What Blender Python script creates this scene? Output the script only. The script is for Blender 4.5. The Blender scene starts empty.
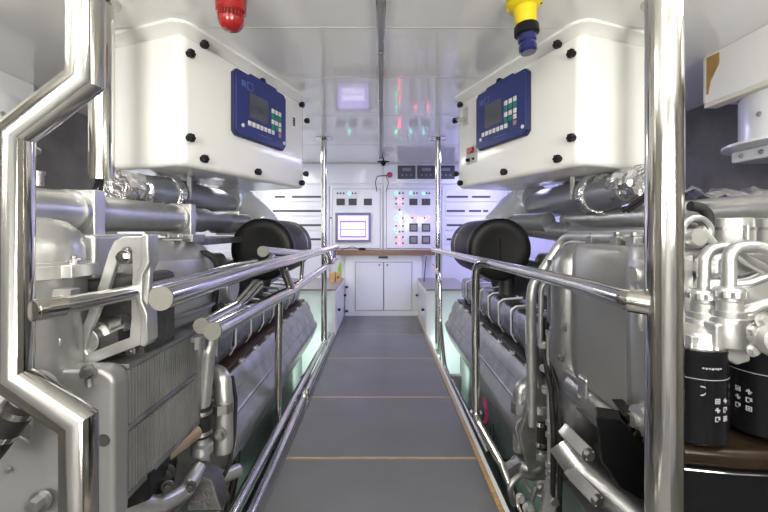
import bpy, bmesh, math, random
from mathutils import Vector, Matrix
random.seed(7)
sc = bpy.context.scene
COL = sc.collection
F = 384.0; CX = 381.0; HY = 231.0; CZ = 1.1; CEIL = 2.0
V = Vector
def P(px, py, Y):
    return V(((px-CX)/F*Y, Y, CZ-(py-HY)/F*Y))

# ------------------------------------------------------------------ materials
def mat(name, base, metal=0.0, rough=0.5, coat=0.0, noise=0.0, nscale=8.0, bump=0.0, bscale=40.0,
        emis=None, estr=0.0, col2=None, rvar=0.0, stretch=None, tangent=0.0):
    m = bpy.data.materials.new(name); m.use_nodes = True
    nt = m.node_tree; b = nt.nodes['Principled BSDF']
    b.inputs['Base Color'].default_value = (*base, 1)
    b.inputs['Metallic'].default_value = metal
    b.inputs['Roughness'].default_value = rough
    b.inputs['Coat Weight'].default_value = coat
    b.inputs['Coat Roughness'].default_value = 0.06
    if emis:
        b.inputs['Emission Color'].default_value = (*emis, 1)
        b.inputs['Emission Strength'].default_value = estr
    tc = nt.nodes.new('ShaderNodeTexCoord')
    src = tc.outputs['Object']
    if stretch:
        mp = nt.nodes.new('ShaderNodeMapping'); mp.inputs['Scale'].default_value = stretch
        nt.links.new(src, mp.inputs['Vector']); src = mp.outputs['Vector']
    if noise > 0 or col2:
        n = nt.nodes.new('ShaderNodeTexNoise'); n.inputs['Scale'].default_value = nscale
        n.inputs['Detail'].default_value = 6; nt.links.new(src, n.inputs['Vector'])
        r = nt.nodes.new('ShaderNodeMapRange')
        r.inputs['From Min'].default_value = .35; r.inputs['From Max'].default_value = .7
        nt.links.new(n.outputs['Fac'], r.inputs['Value'])
        mx = nt.nodes.new('ShaderNodeMix'); mx.data_type = 'RGBA'
        mx.inputs['A'].default_value = (*base, 1)
        c2 = col2 if col2 else tuple(c*(1-noise) for c in base)
        mx.inputs['B'].default_value = (*c2, 1)
        nt.links.new(r.outputs['Result'], mx.inputs['Factor'])
        nt.links.new(mx.outputs['Result'], b.inputs['Base Color'])
        if rvar:
            r2 = nt.nodes.new('ShaderNodeMapRange')
            r2.inputs['To Min'].default_value = rough; r2.inputs['To Max'].default_value = rough+rvar
            nt.links.new(n.outputs['Fac'], r2.inputs['Value'])
            nt.links.new(r2.outputs['Result'], b.inputs['Roughness'])
    if bump > 0:
        n2 = nt.nodes.new('ShaderNodeTexNoise'); n2.inputs['Scale'].default_value = bscale
        n2.inputs['Detail'].default_value = 4; nt.links.new(src, n2.inputs['Vector'])
        bp = nt.nodes.new('ShaderNodeBump'); bp.inputs['Strength'].default_value = bump
        bp.inputs['Distance'].default_value = .01
        nt.links.new(n2.outputs['Fac'], bp.inputs['Height']); nt.links.new(bp.outputs['Normal'], b.inputs['Normal'])
    return m
M = {}
M['steel'] = mat('polished_steel', (.66,.645,.61), 1, .09, bump=.03, bscale=9, noise=.10, nscale=5, rvar=.05)
M['cap'] = mat('brushed_cap', (.17,.17,.15), .3, .55)
M['silver'] = mat('silver_paint', (.50,.50,.50), .92, .27, noise=.30, nscale=9, bump=.14, bscale=130, rvar=.16)
M['silver2'] = mat('cast_silver', (.42,.42,.41), .88, .32, noise=.45, nscale=12, bump=.22, bscale=90, rvar=.12)
M['lightpaint'] = mat('light_silver_paint', (.58,.58,.57), .78, .32, noise=.24, nscale=8, bump=.06, bscale=100)
M['pipegrey'] = mat('grey_pipe_paint', (.27,.28,.31), .5, .36, noise=.1, nscale=5)
M['darksil'] = mat('shadow_casting', (.08,.08,.08), .5, .42, noise=.4, nscale=9, bump=.3, bscale=50)  # near-black base puts the shade of gaps between engine parts into the colour
M['foil'] = mat('crinkled_foil', (.80,.80,.82), 1, .2, bump=1.0, bscale=42, noise=.2, nscale=15)
M['foil2'] = mat('aluminium_duct', (.74,.76,.80), .55, .28, bump=1.0, bscale=14, noise=.15, nscale=9)
M['blanket'] = mat('heat_blanket', (.36,.37,.42), .9, .26, bump=.5, bscale=22, noise=.25, nscale=12)
M['piping'] = mat('blanket_seam', (.68,.68,.68), .5, .4)
M['box'] = mat('white_gloss_box', (.86,.86,.83), 0, .25, coat=.4)
M['white'] = mat('white_cabinet', (.76,.77,.79), 0, .3, coat=.2)
M['cream'] = mat('cream_edge', (.70,.66,.58), 0, .5)
M['ceil'] = mat('ceiling_gloss', (.88,.88,.85), 0, .11, coat=.5)
M['seam'] = mat('seam_grey', (.50,.50,.50), 0, .5)
M['floor'] = mat('floor_panel_grey', (.165,.167,.175), .15, .33, noise=.12, nscale=3, bump=.10, bscale=180, rvar=.12, coat=.08)
M['wood'] = mat('varnished_wood', (.52,.34,.15), 0, .35, coat=.4, noise=.35, nscale=14, stretch=(1,8,8))
M['counter'] = mat('counter_wood', (.25,.13,.075), 0, .35, coat=.3, noise=.3, nscale=14, stretch=(1,8,8))
M['smooth'] = mat('smooth_grey_paint', (.36,.36,.355), .6, .36, noise=.07, nscale=3, bump=.03, bscale=60)
M['wood2'] = mat('light_wood_block', (.66,.44,.20), 0, .5, noise=.3, nscale=20, stretch=(1,6,6))
M['rubber'] = mat('black_rubber', (.018,.018,.018), 0, .5, bump=.1, bscale=90)
M['drum'] = mat('black_filter_plastic', (.009,.009,.010), 0, .42, bump=.05, bscale=60)
M['drum2'] = mat('black_filter_shell', (.014,.014,.016), 0, .5)
M['black'] = mat('black_gloss', (.006,.006,.007), 0, .2)
M['brownsheen'] = mat('black_metal_brown_sheen', (.012,.009,.007), .3, .25, col2=(.035,.022,.012), nscale=6, bump=.1, bscale=30)  # brown second colour paints a brownish reflection onto the black metal
M['blue'] = mat('blue_panel', (.022,.034,.17), 0, .35)
M['bluep'] = mat('blue_plug', (.005,.008,.10), 0, .15, coat=.8)
M['navy'] = mat('panel_side', (.012,.016,.07), 0, .4)
M['lcd'] = mat('dark_lcd', (.06,.065,.07), 0, .15, coat=.6)
M['keyw'] = mat('key_cream', (.72,.71,.66), 0, .5)
M['keyg'] = mat('key_green', (.01,.25,.16), 0, .5)
M['keyp'] = mat('key_pink', (.40,.22,.24), 0, .5)
M['mark'] = mat('panel_marking', (.14,.17,.42), 0, .5)
M['print'] = mat('white_print', (.30,.30,.33), 0, .5)
M['red'] = mat('red_siren', (.36,.012,.012), 0, .25, coat=.5)
M['redd'] = mat('dark_red_grille', (.05,.005,.005), 0, .5)
M['yellow'] = mat('yellow_plastic', (.80,.62,.01), 0, .3, coat=.3)
M['hull'] = mat('grey_insulation_cloth', (.20,.19,.175), 0, .8, noise=.35, nscale=5, bump=.3, bscale=40)
M['bilge'] = mat('bilge_paint', (.16,.17,.17), 0, .4, noise=.3, nscale=4)
M['deskgrey'] = mat('desk_brown_grey', (.26,.24,.23), 0, .4)
M['panel'] = mat('switchboard_white', (.70,.71,.75), 0, .28, coat=.3)
M['slot'] = mat('dark_slot', (.05,.05,.06), 0, .5)
M['midgrey'] = mat('mid_grey_plastic', (.22,.22,.24), 0, .4)
M['bezel'] = mat('screen_bezel', (.16,.16,.24), 0, .4)
M['brown'] = mat('red_brown_gasket', (.06,.028,.022), .2, .5, noise=.4, nscale=20)
M['fin'] = mat('cooler_fins', (.42,.42,.40), .6, .38, noise=.35, nscale=6)
M['rust'] = mat('stained_pipe', (.42,.36,.28), .5, .4, col2=(.25,.15,.07), nscale=5)
M['ochre'] = mat('bare_wood_patch', (.46,.28,.08), 0, .6, noise=.2, nscale=20)
M['greenp'] = mat('lime_plastic', (.30,.55,.05), 0, .4)
M['magenta'] = mat('magenta_tape', (.35,.02,.10), 0, .4)
M['ycable'] = mat('yellow_cable', (.55,.48,.05), 0, .4)
def em(name, c, s): M[name] = mat(name, tuple(x*.5 for x in c), 0, .4, emis=c, estr=s)
em('led_red', (1,.04,.10), 20); em('led_green', (.02,1,.40), 14); em('led_cyan', (.05,.9,.7), 9)
em('screen', (.52,.42,1.0), 2.2); em('screen2', (.85,.80,1.0), 3.5); em('screen3', (.25,.18,.60), 1.0)
em('fill_white', (1,.97,.90), 9); em('tube_blue', (.32,.30,1.0), 9); em('tube_green', (.55,1,.75), 1.6)  # the white glow serves only the added fill lights
for k in ('black','drum','drum2','brownsheen','rubber'): M[k].node_tree.nodes['Principled BSDF'].inputs['Specular IOR Level'].default_value = .22
M['led_off'] = mat('led_dark', (.05,.03,.03), 0, .3)

# ------------------------------------------------------------------ mesh builder
def fillet(pts, rad, n=7):
    pts = [V(p) for p in pts]
    if len(pts) < 3 or rad <= 0: return pts
    out = [pts[0]]
    for i in range(1, len(pts)-1):
        a, b, c = pts[i-1], pts[i], pts[i+1]
        d1 = (a-b); d2 = (c-b); l1 = d1.length; l2 = d2.length
        d1.normalize(); d2.normalize()
        ang = d1.angle(d2)
        if ang > math.pi-.03: out.append(b); continue
        t = min(rad/math.tan(ang/2), l1*.49, l2*.49)
        p1 = b+d1*t; p2 = b+d2*t
        for k in range(n+1):
            u = k/n
            out.append((1-u)**2*p1 + 2*u*(1-u)*b + u*u*p2)
    out.append(pts[-1]); return out
class MB:
    def __init__(s): s.bm = bmesh.new(); s.mats = []; s.cur = 0
    def m(s, name):
        if name not in s.mats: s.mats.append(name)
        s.cur = s.mats.index(name); return s
    def face(s, vs):
        try:
            f = s.bm.faces.new(vs); f.material_index = s.cur; f.smooth = True; return f
        except ValueError: return None
    def box(s, lo, hi, mtx=None):
        c = [V((x,y,z)) for z in (lo[2],hi[2]) for y in (lo[1],hi[1]) for x in (lo[0],hi[0])]
        if mtx: c = [mtx @ p for p in c]
        v = [s.bm.verts.new(p) for p in c]
        for q in ((0,2,3,1),(4,5,7,6),(0,1,5,4),(2,6,7,3),(0,4,6,2),(1,3,7,5)): s.face([v[i] for i in q])
        return s
    def prism(s, poly, ext, mtx=None):
        a = [V(p) for p in poly]; e = V(ext)
        if mtx: a = [mtx @ p for p in a]; e = mtx.to_3x3() @ e
        v0 = [s.bm.verts.new(p) for p in a]; v1 = [s.bm.verts.new(p+e) for p in a]
        n = len(a)
        s.face(v0[::-1]); s.face(v1)
        for i in range(n): s.face([v0[i], v0[(i+1)%n], v1[(i+1)%n], v1[i]])
        return s
    def tube(s, pts, r, n=16, rad=0, cap=True, closed=False):
        pts = fillet(pts, rad) if rad else [V(p) for p in pts]
        q = [pts[0]]
        for p in pts[1:]:
            if (p-q[-1]).length > 1e-5: q.append(p)
        pts = q; N = len(pts)
        rr = r if callable(r) else (lambda t: r)
        rings = []; up = None
        for i, p in enumerate(pts):
            if closed: t = (pts[(i+1)%N]-pts[i-1])
            elif i == 0: t = pts[1]-pts[0]
            elif i == N-1: t = pts[-1]-pts[-2]
            else: t = (pts[i+1]-p).normalized()+(p-pts[i-1]).normalized()
            t.normalize()
            if up is None:
                up = V((0,0,1)) if abs(t.z) < .9 else V((1,0,0))
            up = (up - t*up.dot(t)).normalized()
            sd = t.cross(up)
            k = 1.0
            if not closed and 0 < i < N-1:
                cs = (p-pts[i-1]).normalized().dot((pts[i+1]-p).normalized())
                k = 1.0
            R = rr(i/max(1,N-1))*k
            rings.append([s.bm.verts.new(p+(up*math.cos(a)+sd*math.sin(a))*R) for a in [2*math.pi*j/n for j in range(n)]])
        M_ = N if closed else N-1
        for i in range(M_):
            a, b = rings[i], rings[(i+1)%N]
            for j in range(n): s.face([a[j], b[j], b[(j+1)%n], a[(j+1)%n]])
        if cap and not closed: s.face(rings[0]); s.face(rings[-1][::-1])
        return s
    def mitre(s, pts, r, n=32):
        """tube with sharp mitred corners (welded pipe)"""
        pts = [V(p) for p in pts]; rings = []; N = len(pts)
        nrm = V((0,1,0))
        for i, p in enumerate(pts):
            din = (p-pts[i-1]).normalized() if i else (pts[1]-p).normalized()
            dout = (pts[i+1]-p).normalized() if i < N-1 else din
            t = (din+dout).normalized(); k = 1/max(.3, t.dot(din))
            sd = t.cross(nrm).normalized(); up = nrm
            rings.append([s.bm.verts.new(p+(up*math.cos(a)+sd*k*math.sin(a))*r) for a in [2*math.pi*j/n for j in range(n)]])
        for i in range(N-1):
            a, b = rings[i], rings[i+1]
            for j in range(n): s.face([a[j], b[j], b[(j+1)%n], a[(j+1)%n]])
        s.face(rings[0]); s.face(rings[-1][::-1]); return s
    def lathe(s, prof, org, axis=(0,0,1), n=28):
        """prof: (radius, height) list along axis"""
        org = V(org); z = V(axis).normalized()
        x = z.orthogonal().normalized(); y = z.cross(x)
        rings = []
        for (r, h) in prof:
            if r < 1e-6: rings.append([s.bm.verts.new(org+z*h)])
            else: rings.append([s.bm.verts.new(org+z*h+(x*math.cos(a)+y*math.sin(a))*r) for a in [2*math.pi*j/n for j in range(n)]])
        for a, b in zip(rings, rings[1:]):
            for j in range(n):
                k = (j+1)%n
                if len(a) == 1 and len(b) == 1: continue
                if len(a) == 1: s.face([a[0], b[j], b[k]])
                elif len(b) == 1: s.face([a[j], b[0], a[k]])
                else: s.face([a[j], b[j], b[k], a[k]])
        if len(rings[0]) > 1: s.face(rings[0][::-1])
        if len(rings[-1]) > 1: s.face(rings[-1])
        return s
    def cyl(s, a, b, r, n=20, r2=None):
        a = V(a); b = V(b); L = (b-a).length
        return s.lathe([(r,0),(r if r2 is None else r2,L)], a, b-a, n)
    def hexbolt(s, p, axis, r=.009, h=.009):
        return s.lathe([(r*1.5,0),(r*1.5,h*.25)], p, axis, 14).lathe([(r,h*.25),(r,h)], p, axis, 6)
    def build(s, name, parent=None, bevel=0, seg=2, mirror=False, ang=35, loc=None):
        if parent is not None and name in SPLIT:
            bm = s.bm; bm.verts.ensure_lookup_table(); seen = set(); isl = []
            for v0 in bm.verts:
                if v0 in seen: continue
                st = [v0]; seen.add(v0); g = []
                while st:
                    v = st.pop(); g.append(v)
                    for e in v.link_edges:
                        w = e.other_vert(v)
                        if w not in seen: seen.add(w); st.append(w)
                lo = [min(v.co[i] for v in g)-.0015 for i in range(3)]; hi = [max(v.co[i] for v in g)+.0015 for i in range(3)]
                isl.append([g, lo, hi])
            ch = True
            while ch:
                ch = False
                for i in range(len(isl)):
                    for j in range(i+1, len(isl)):
                        a, b = isl[i], isl[j]
                        if all(a[1][k] <= b[2][k] and b[1][k] <= a[2][k] for k in range(3)):
                            isl[i] = [a[0]+b[0], [min(p,q) for p,q in zip(a[1],b[1])], [max(p,q) for p,q in zip(a[2],b[2])]]
                            del isl[j]; ch = True; break
                    if ch: break
            if len(isl) > 1:
                out = None
                for g, lo, hi in isl:
                    n = MB(); n.mats = list(s.mats); mp = {v: n.bm.verts.new(v.co) for v in g}
                    for f in {f for v in g for f in v.link_faces}:
                        nf = n.bm.faces.new([mp[v] for v in f.verts]); nf.material_index = f.material_index; nf.smooth = True
                    out = n.build(name, parent, bevel, seg, mirror, ang)
                bm.free(); return out
        o_loc = V(loc) if loc is not None else V((0,0,0))
        if parent is not None: off = wloc(parent)
        else: off = o_loc
        bmesh.ops.recalc_face_normals(s.bm, faces=s.bm.faces[:])
        bmesh.ops.translate(s.bm, verts=s.bm.verts[:], vec=-off)
        me = bpy.data.meshes.new(name); s.bm.to_mesh(me); s.bm.free()
        for k in s.mats: me.materials.append(M[k])
        me.set_sharp_from_angle(angle=math.radians(ang))
        o = bpy.data.objects.new(name, me); COL.objects.link(o)
        if parent is not None: o.parent = parent
        else: o.location = off
        if bevel:
            b = o.modifiers.new('bevel', 'BEVEL'); b.width = bevel; b.segments = seg
            b.limit_method = 'ANGLE'; b.angle_limit = math.radians(40); b.harden_normals = True
        return o
SPLIT = {'bolt','end_cap','boss','valve_block','pipe_fitting','hose_clamp','pipe_clip','pipe_collar','filter_support','knob','screw','cover_rib','cooler_frame','linkage','switch_plate','braided_loop','fuel_line','pump_cover','sensor','hinge','base_flange','wood_edge','lower_casting','riser_pipe','hanger','key_switch','cord','logo','bracket_foot','riser_foot','display_icons','side_cap','union_nut','lower_pipe'}
def wloc(o):
    v = V(o.location); p = o.parent
    while p: v = v+V(p.location); p = p.parent
    return v
def tag(o, label, cat, group=None, kind=None):
    if label: o['label'] = label
    if cat: o['category'] = cat
    if group: o['group'] = group
    if kind: o['kind'] = kind
    return o
def struct(o): o['kind'] = 'structure'; return o
def thing(name, loc, label, cat, group=None):
    o = bpy.data.objects.new(name, None); COL.objects.link(o); o.location = loc
    o.empty_display_size = .05
    return tag(o, label, cat, group)
def nb(*mats):
    b = MB()
    for k in mats[::-1]: b.m(k)
    return b
def copyo(src, parent, loc, rot=None):
    c = src.copy(); COL.objects.link(c); c.parent = parent; c.location = loc
    if rot is not None: c.rotation_euler = rot
    return c

# ------------------------------------------------------------------ camera
cam = bpy.data.cameras.new('camera'); co = bpy.data.objects.new('camera', cam); COL.objects.link(co)
co.location = (0,0,CZ); co.rotation_euler = (math.radians(90),0,0)
cam.sensor_width = 36; cam.lens = 18; cam.shift_x = 3/768; cam.shift_y = -25/768
cam.clip_start = .02; sc.camera = co

# ------------------------------------------------------------------ setting
YB = 5.09; YF = -1.6; XW = 2.3; ZB = -.55
struct(nb('ceil').box((-XW,YF,CEIL),(XW,YB,CEIL+.05)).build('ceiling'))
struct(nb('bilge').box((-XW,YF,ZB-.05),(XW,YB,ZB)).build('floor'))
struct(nb('hull').box((-XW-.05,YF,ZB),(-XW,3.35,CEIL)).build('wall_left'))
struct(nb('white').box((-XW-.05,3.35,ZB),(-XW,YB,CEIL)).build('wall_left'))
struct(nb('hull').box((XW,YF,ZB),(XW+.05,2.9,CEIL)).build('wall_right'))
struct(nb('white').box((XW,2.9,ZB),(XW+.05,YB,CEIL)).build('wall_right'))
struct(nb('panel').box((-XW,YB,ZB),(XW,YB+.05,CEIL)).build('wall_back'))
struct(nb('white').box((-XW,YF-.05,ZB),(XW,YF,CEIL)).build('wall_front'))
# thin ceiling panel joints
for i, y in enumerate((1.70, 2.25, 3.0, 4.0)):
    struct(nb('seam').box((-1.2,y-.002,CEIL-.0015),(1.2,y+.002,CEIL)).build('trim_%d' % (i+1)))
# ceiling bead along back wall
struct(nb('seam').box((-1.9,YB-.012,CEIL-.012),(1.9,YB,CEIL)).build('trim_5'))
# grating beams below walkway
struct(nb('bilge').box((-.47,-1.5,-.12),(-.43,5.0,-.022)).build('trim_6'))
struct(nb('bilge').box((.43,-1.5,-.12),(.47,5.0,-.022)).build('trim_7'))
struct(nb('bilge').box((-.46,-1.5,ZB),(-.44,5.0,-.12)).build('trim_20'))
struct(nb('bilge').box((.44,-1.5,ZB),(.46,5.0,-.12)).build('trim_21'))
# floor panels
seams = [-1.5, .55, 1.861, 2.545, 3.326, 4.10, 4.99]
plab = ['grey floor panel behind and under the camera position', 'grey floor panel nearest the camera at the bottom of the walkway',
        'grey floor panel second from the front of the walkway', 'grey floor panel third from the front with red light reflections',
        'grey floor panel fourth from the front of the walkway', 'farthest grey floor panel in front of the white cupboard doors']
for i in range(len(seams)-1):
    g = .008
    o = nb('floor').box((-.462,seams[i]+g,-.02),(.462,seams[i+1]-g,0)).build('floor_panel', bevel=.002, loc=(0,(seams[i]+seams[i+1])/2,-.02))
    tag(o, plab[i], 'floor panel', 'grey walkway floor panels')
for i, y in enumerate(seams[1:-1]):
    struct(nb('wood').box((-.462,y-.0075,-.02),(.462,y+.0075,-.001)).build('trim_%d' % (8+i)))
struct(nb('floor').box((-.485,-1.5,-.02),(-.463,4.99,.004)).build('trim_14', bevel=.002))
struct(nb('wood').box((.463,-1.5,-.02),(.485,4.99,.004)).build('trim_15', bevel=.002))
struct(nb('white').box((-.505,-1.5,-.05),(-.4855,4.0,.0)).build('trim_16'))
struct(nb('white').box((.4855,-1.5,-.05),(.505,4.0,.0)).build('trim_17'))

# ------------------------------------------------------------------ ceiling track
t = thing('ceiling_track', (0,2.5,CEIL), 'narrow chrome channel running down the middle of the white ceiling', 'ceiling rail')
b = nb('steel','slot')
b.box((-.020,.3,CEIL-.022),(-.013,4.7,CEIL)); b.box((.013,.3,CEIL-.022),(.020,4.7,CEIL))
b.m('seam').box((-.013,.3,CEIL-.010),(.013,4.7,CEIL))
b.build('channel', t)
b = nb('steel'); 
for y in (1.9,2.6,3.4,4.2): b.cyl((0,y,CEIL-.016),(0,y,CEIL-.010),.008,12)
b.build('screw', t)
t = thing('ceiling_nozzle', (0.03,4.75,CEIL), 'small black cone shaped fitting hanging from ceiling near the back wall', 'sensor')
b = nb('drum'); b.lathe([(.008,-.04),(.008,.0)], (.03,4.75,CEIL)); b.build('stem', t)
b = nb('drum'); b.lathe([(0,-.10),(.018,-.09),(.040,-.055),(.075,-.05),(.075,-.04),(.02,-.036)], (.03,4.75,CEIL)); b.build('cone', t)

# ------------------------------------------------------------------ steel posts
YP = .74; RP = .0315
def xz(px, py, Y=YP): return P(px, py, Y)
t = thing('steel_post', (P(79,0,YP).x,YP,ZB), 'thick polished steel post with two diagonal bends at the left edge', 'post')
top = V((P(85,0,YP).x,YP,CEIL)); bot = V((P(79,0,YP).x,YP,ZB))
b = nb('steel').mitre([top, xz(85,80), xz(14.5,134), xz(14,378), xz(79,422), bot], RP)
b.build('post_tube', t)
b = nb('steel')
for (pa, pb, c) in ((top, xz(17,133), xz(85,74)), ):
    pass
b.lathe([(.07,0),(.07,.008),(.04,.012)], bot, (0,0,1)); b.lathe([(.07,0),(.07,.006),(.04,.010)], top, (0,0,-1))
b.build('base_flange', t)
t = thing('steel_post', (P(664,0,YP).x,YP,ZB), 'thick straight polished steel post in the right foreground', 'post')
xr = P(664,0,YP).x
nb('steel').cyl((xr,YP,ZB),(xr,YP,CEIL),RP,36).build('post_tube', t)
b = nb('steel'); b.lathe([(.07,0),(.07,.008),(.04,.012)], (xr,YP,ZB)); b.lathe([(.07,0),(.07,.006),(.04,.010)], (xr,YP,CEIL),(0,0,-1))
b.build('base_flange', t)
for s, lab in ((-1,'slim steel pillar from ceiling to floor left of the lit screen'),(1,'slim steel pillar from ceiling to floor crossing the three black meters')):
    x = .552*s; y = 3.72
    t = thing('steel_pillar', (x,y,ZB), lab, 'pillar', 'rear steel pillars')
    nb('steel').cyl((x,y,ZB),(x,y,CEIL),.029,28).build('post_tube', t)
    nb('steel').lathe([(.088,0),(.088,.008),(.05,.012),(.031,.03)], (x,y,CEIL),(0,0,-1)).build('ceiling_flange', t)
# conduit stubs hanging from ceiling just ahead of control boxes
for s, lab in ((-1,'short steel conduit pipe hanging from ceiling beside the left white box with black cables'),(1,'short steel conduit pipe mostly hidden behind the thick right post')):
    x = s*1.092; y = 1.50
    t = thing('steel_conduit', (x,y,CEIL), lab, 'pipe', 'ceiling conduits')
    nb('steel').lathe([(.043,-.70),(.043,0)], (x,y,CEIL),(0,0,1),32).build('tube', t)
    nb('steel').lathe([(.066,0),(.066,.008),(.048,.014)], (x,y,CEIL),(0,0,-1)).build('ceiling_flange', t)
    for k in range(2):
        z = 1.34
        b = nb('rubber').tube([(x+.012*k-.01,y,z+.05),(x-.01+.012*k,y,z-.03),(x-.05+.03*k,y+.02,z-.10),(x-.10+.02*k,y+.08,z-.16)], .008, 10, rad=.05)
        b.build('cable', t)

# ------------------------------------------------------------------ hand rails
# A: long rail clamped to the bent post, left side
t = thing('handrail', (-.665,.76,.944), 'plain steel handrail fixed with a sleeve to the bent left post', 'handrail')
b = nb('steel').tube([(-.676,YP+.01,.944),(-.665,.79,.944),(-.655,1.10,.935),(-.66,2.0,.94)], .019, 24); b.build('rail_tube', t)
b = nb('steel').cyl((-.681,.748,.944),(-.663,.80,.9435),.0215,24); b.build('sleeve', t)
# B + C : swing rail with capped ends
t = thing('handrail', (-.5,1.0,.8), 'double steel swing handrail with flat capped ends and welded struts', 'handrail')
RB = .0275
def railcap(b1, p, d, r): 
    b1.cyl(p, V(p)+V(d)*.006, r*1.01, 28)
pB0 = P(162,298,.877); pB1 = V((-.485,4.2,.925))
pC0 = P(213,331,1.136); pC1 = V((-.49,4.2,.79))
pC2 = P(202,325.5,1.16)
nb('steel').tube([pB0, P(250,270.5,1.466), pB1], RB, 28).build('upper_tube', t)
nb('steel').tube([pC0, P(290,291,2.11), pC1], RB, 28).build('lower_tube', t)
b = nb('cap')
for p, r in ((pB0,RB),(pC0,RB*.93),(pC2,.024)):
    b.cyl(V(p)+V((0,-.006,0)), p, r*1.02, 28)
o = b.build('end_cap', t)
o['label'] = 'matt grey end caps'
nb('steel').tube([pC2, P(236,307,1.45), P(259,284,1.62)], .0215, 24, rad=.03).build('branch_tube', t)
for (a, c) in ((P(283,268,2.0),P(291,288,2.10)),(P(243,300,1.5),P(257,284,1.6)),(P(303,259,2.5),P(301,282,2.5))):
    nb('steel').cyl(a, c, .022 if a.y<2.3 else .012, 18).build('strut', t)
for (a, c) in ((P(329,249,3.7),P(333,264,3.7)),(P(335,247,4.1),P(334,263,4.1)),(P(325,251,3.4),P(331,262,3.6))):
    nb('steel').cyl(a, c, .02, 16).build('strut', t)
# D: short branch rail on top
t = thing('handrail', (-.56,1.8,1.0), 'short steel rail branch with capped end in front of the left black drum', 'handrail')
pD0 = P(263,251.5,1.8)
nb('steel').tube([pD0, P(300,254,2.4), P(322,251.5,3.1)], .0255, 24).build('rail_tube', t)
nb('cap').cyl(pD0+V((0,-.005,0)), pD0, .026, 24).build('end_cap', t)
nb('steel').cyl(P(272,256,1.85), P(262,267,1.75), .016, 16).build('strut', t)
# post carrying rail C
t = thing('rail_stanchion', (-.53,2.0,0), 'steel upright under the left double handrail', 'stanchion')
nb('steel').cyl((-.600,2.22,-.18),(-.525,1.98,.785),.0195,24).build('tube', t)
nb('steel').lathe([(.035,0),(.035,.01),(.022,.02)], (-.600,2.22,-.18)).build('foot', t)
# floor-level tubes left
t = thing('toe_rail', (-.55,1.4,0), 'outer of two steel toe rails along the left floor edge', 'rail')
nb('steel').tube([(-.556,.85,.045),(-.552,1.5,.045),(-.545,4.0,.03)], .024, 24).build('tube', t)
for y in (1.0,2.6,3.9): nb('steel').cyl((-.553,y,-.15),(-.553,y,.045),.012,12).build('support', t)
t = thing('toe_rail', (-.49,1.4,0), 'inner of two steel toe rails along the left floor edge with hinge tip', 'rail')
nb('steel').tube([(-.492,-.2,.035),(-.488,1.5,.035),(-.496,2.46,.035)], .0195, 24).build('tube', t)
nb('steel').tube([(-.496,2.50,.035),(-.500,4.02,.028)], .0165, 20).build('far_tube', t)
b = nb('steel').box((-.502,2.44,.01),(-.482,2.52,.065)); b.cyl((-.475,2.47,.0),(-.475,2.47,.09),.010,12); b.build('hinge', t, bevel=.002)
for y in (.8,2.2,3.6): nb('steel').cyl((-.495,y,-.02),(-.495,y,.03),.010,12).build('support', t)
# right rail
t = thing('handrail', (.49,1.9,0), 'curved steel handrail running from the right post past the black drum', 'handrail')
pts = [(xr-.026,YP+.006,.9585), P(629,300.5,.768), P(585,286.5,.955), P(540,275,1.25), P(492,263.5,1.73), P(460,256,2.4), P(433,249.5,3.5)]
b = nb('steel').tube(pts, .0205, 24, rad=.15); b.build('rail_tube', t)
nb('steel').tube([(xr-.022,YP+.004,.9585), P(629,300.5,.768)], .0230, 24).build('sleeve', t)
b = nb('steel').tube([P(494,264.5,1.72), P(476,262,1.84), P(475.5,300,1.86), P(476,418,1.90), (.56,1.78,.02), (.60,1.60,-.12)], .0195, 24, rad=.075)
b.build('stanchion', t)
nb('steel').lathe([(.03,0),(.03,.006),(.021,.012)], P(476,412,1.9), (0,0,-1)).build('collar', t)
nb('magenta').tube([P(480,398,1.9)+V((.02,0,0)),P(486,409,1.9),P(487,420,1.95),P(481,425,1.95)], .008, 10, rad=.03).build('magenta_tie', t)
t = thing('toe_rail', (.53,3.0,0), 'far short steel rail loop at the right floor edge before the pillar', 'rail')
nb('steel').tube([(.53,3.95,.75),(.53,3.45,.70),(.525,3.40,.3),(.53,3.2,-.02),(.56,3.0,-.12)], .016, 18, rad=.12).build('tube', t)
t = thing('toe_rail', (.54,1.4,0), 'steel toe rail below the right floor edge', 'rail')
nb('steel').tube([(.545,1.95,-.03),(.540,2.6,-.03),(.535,2.9,-.03)], .014, 18).build('tube', t)

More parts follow.
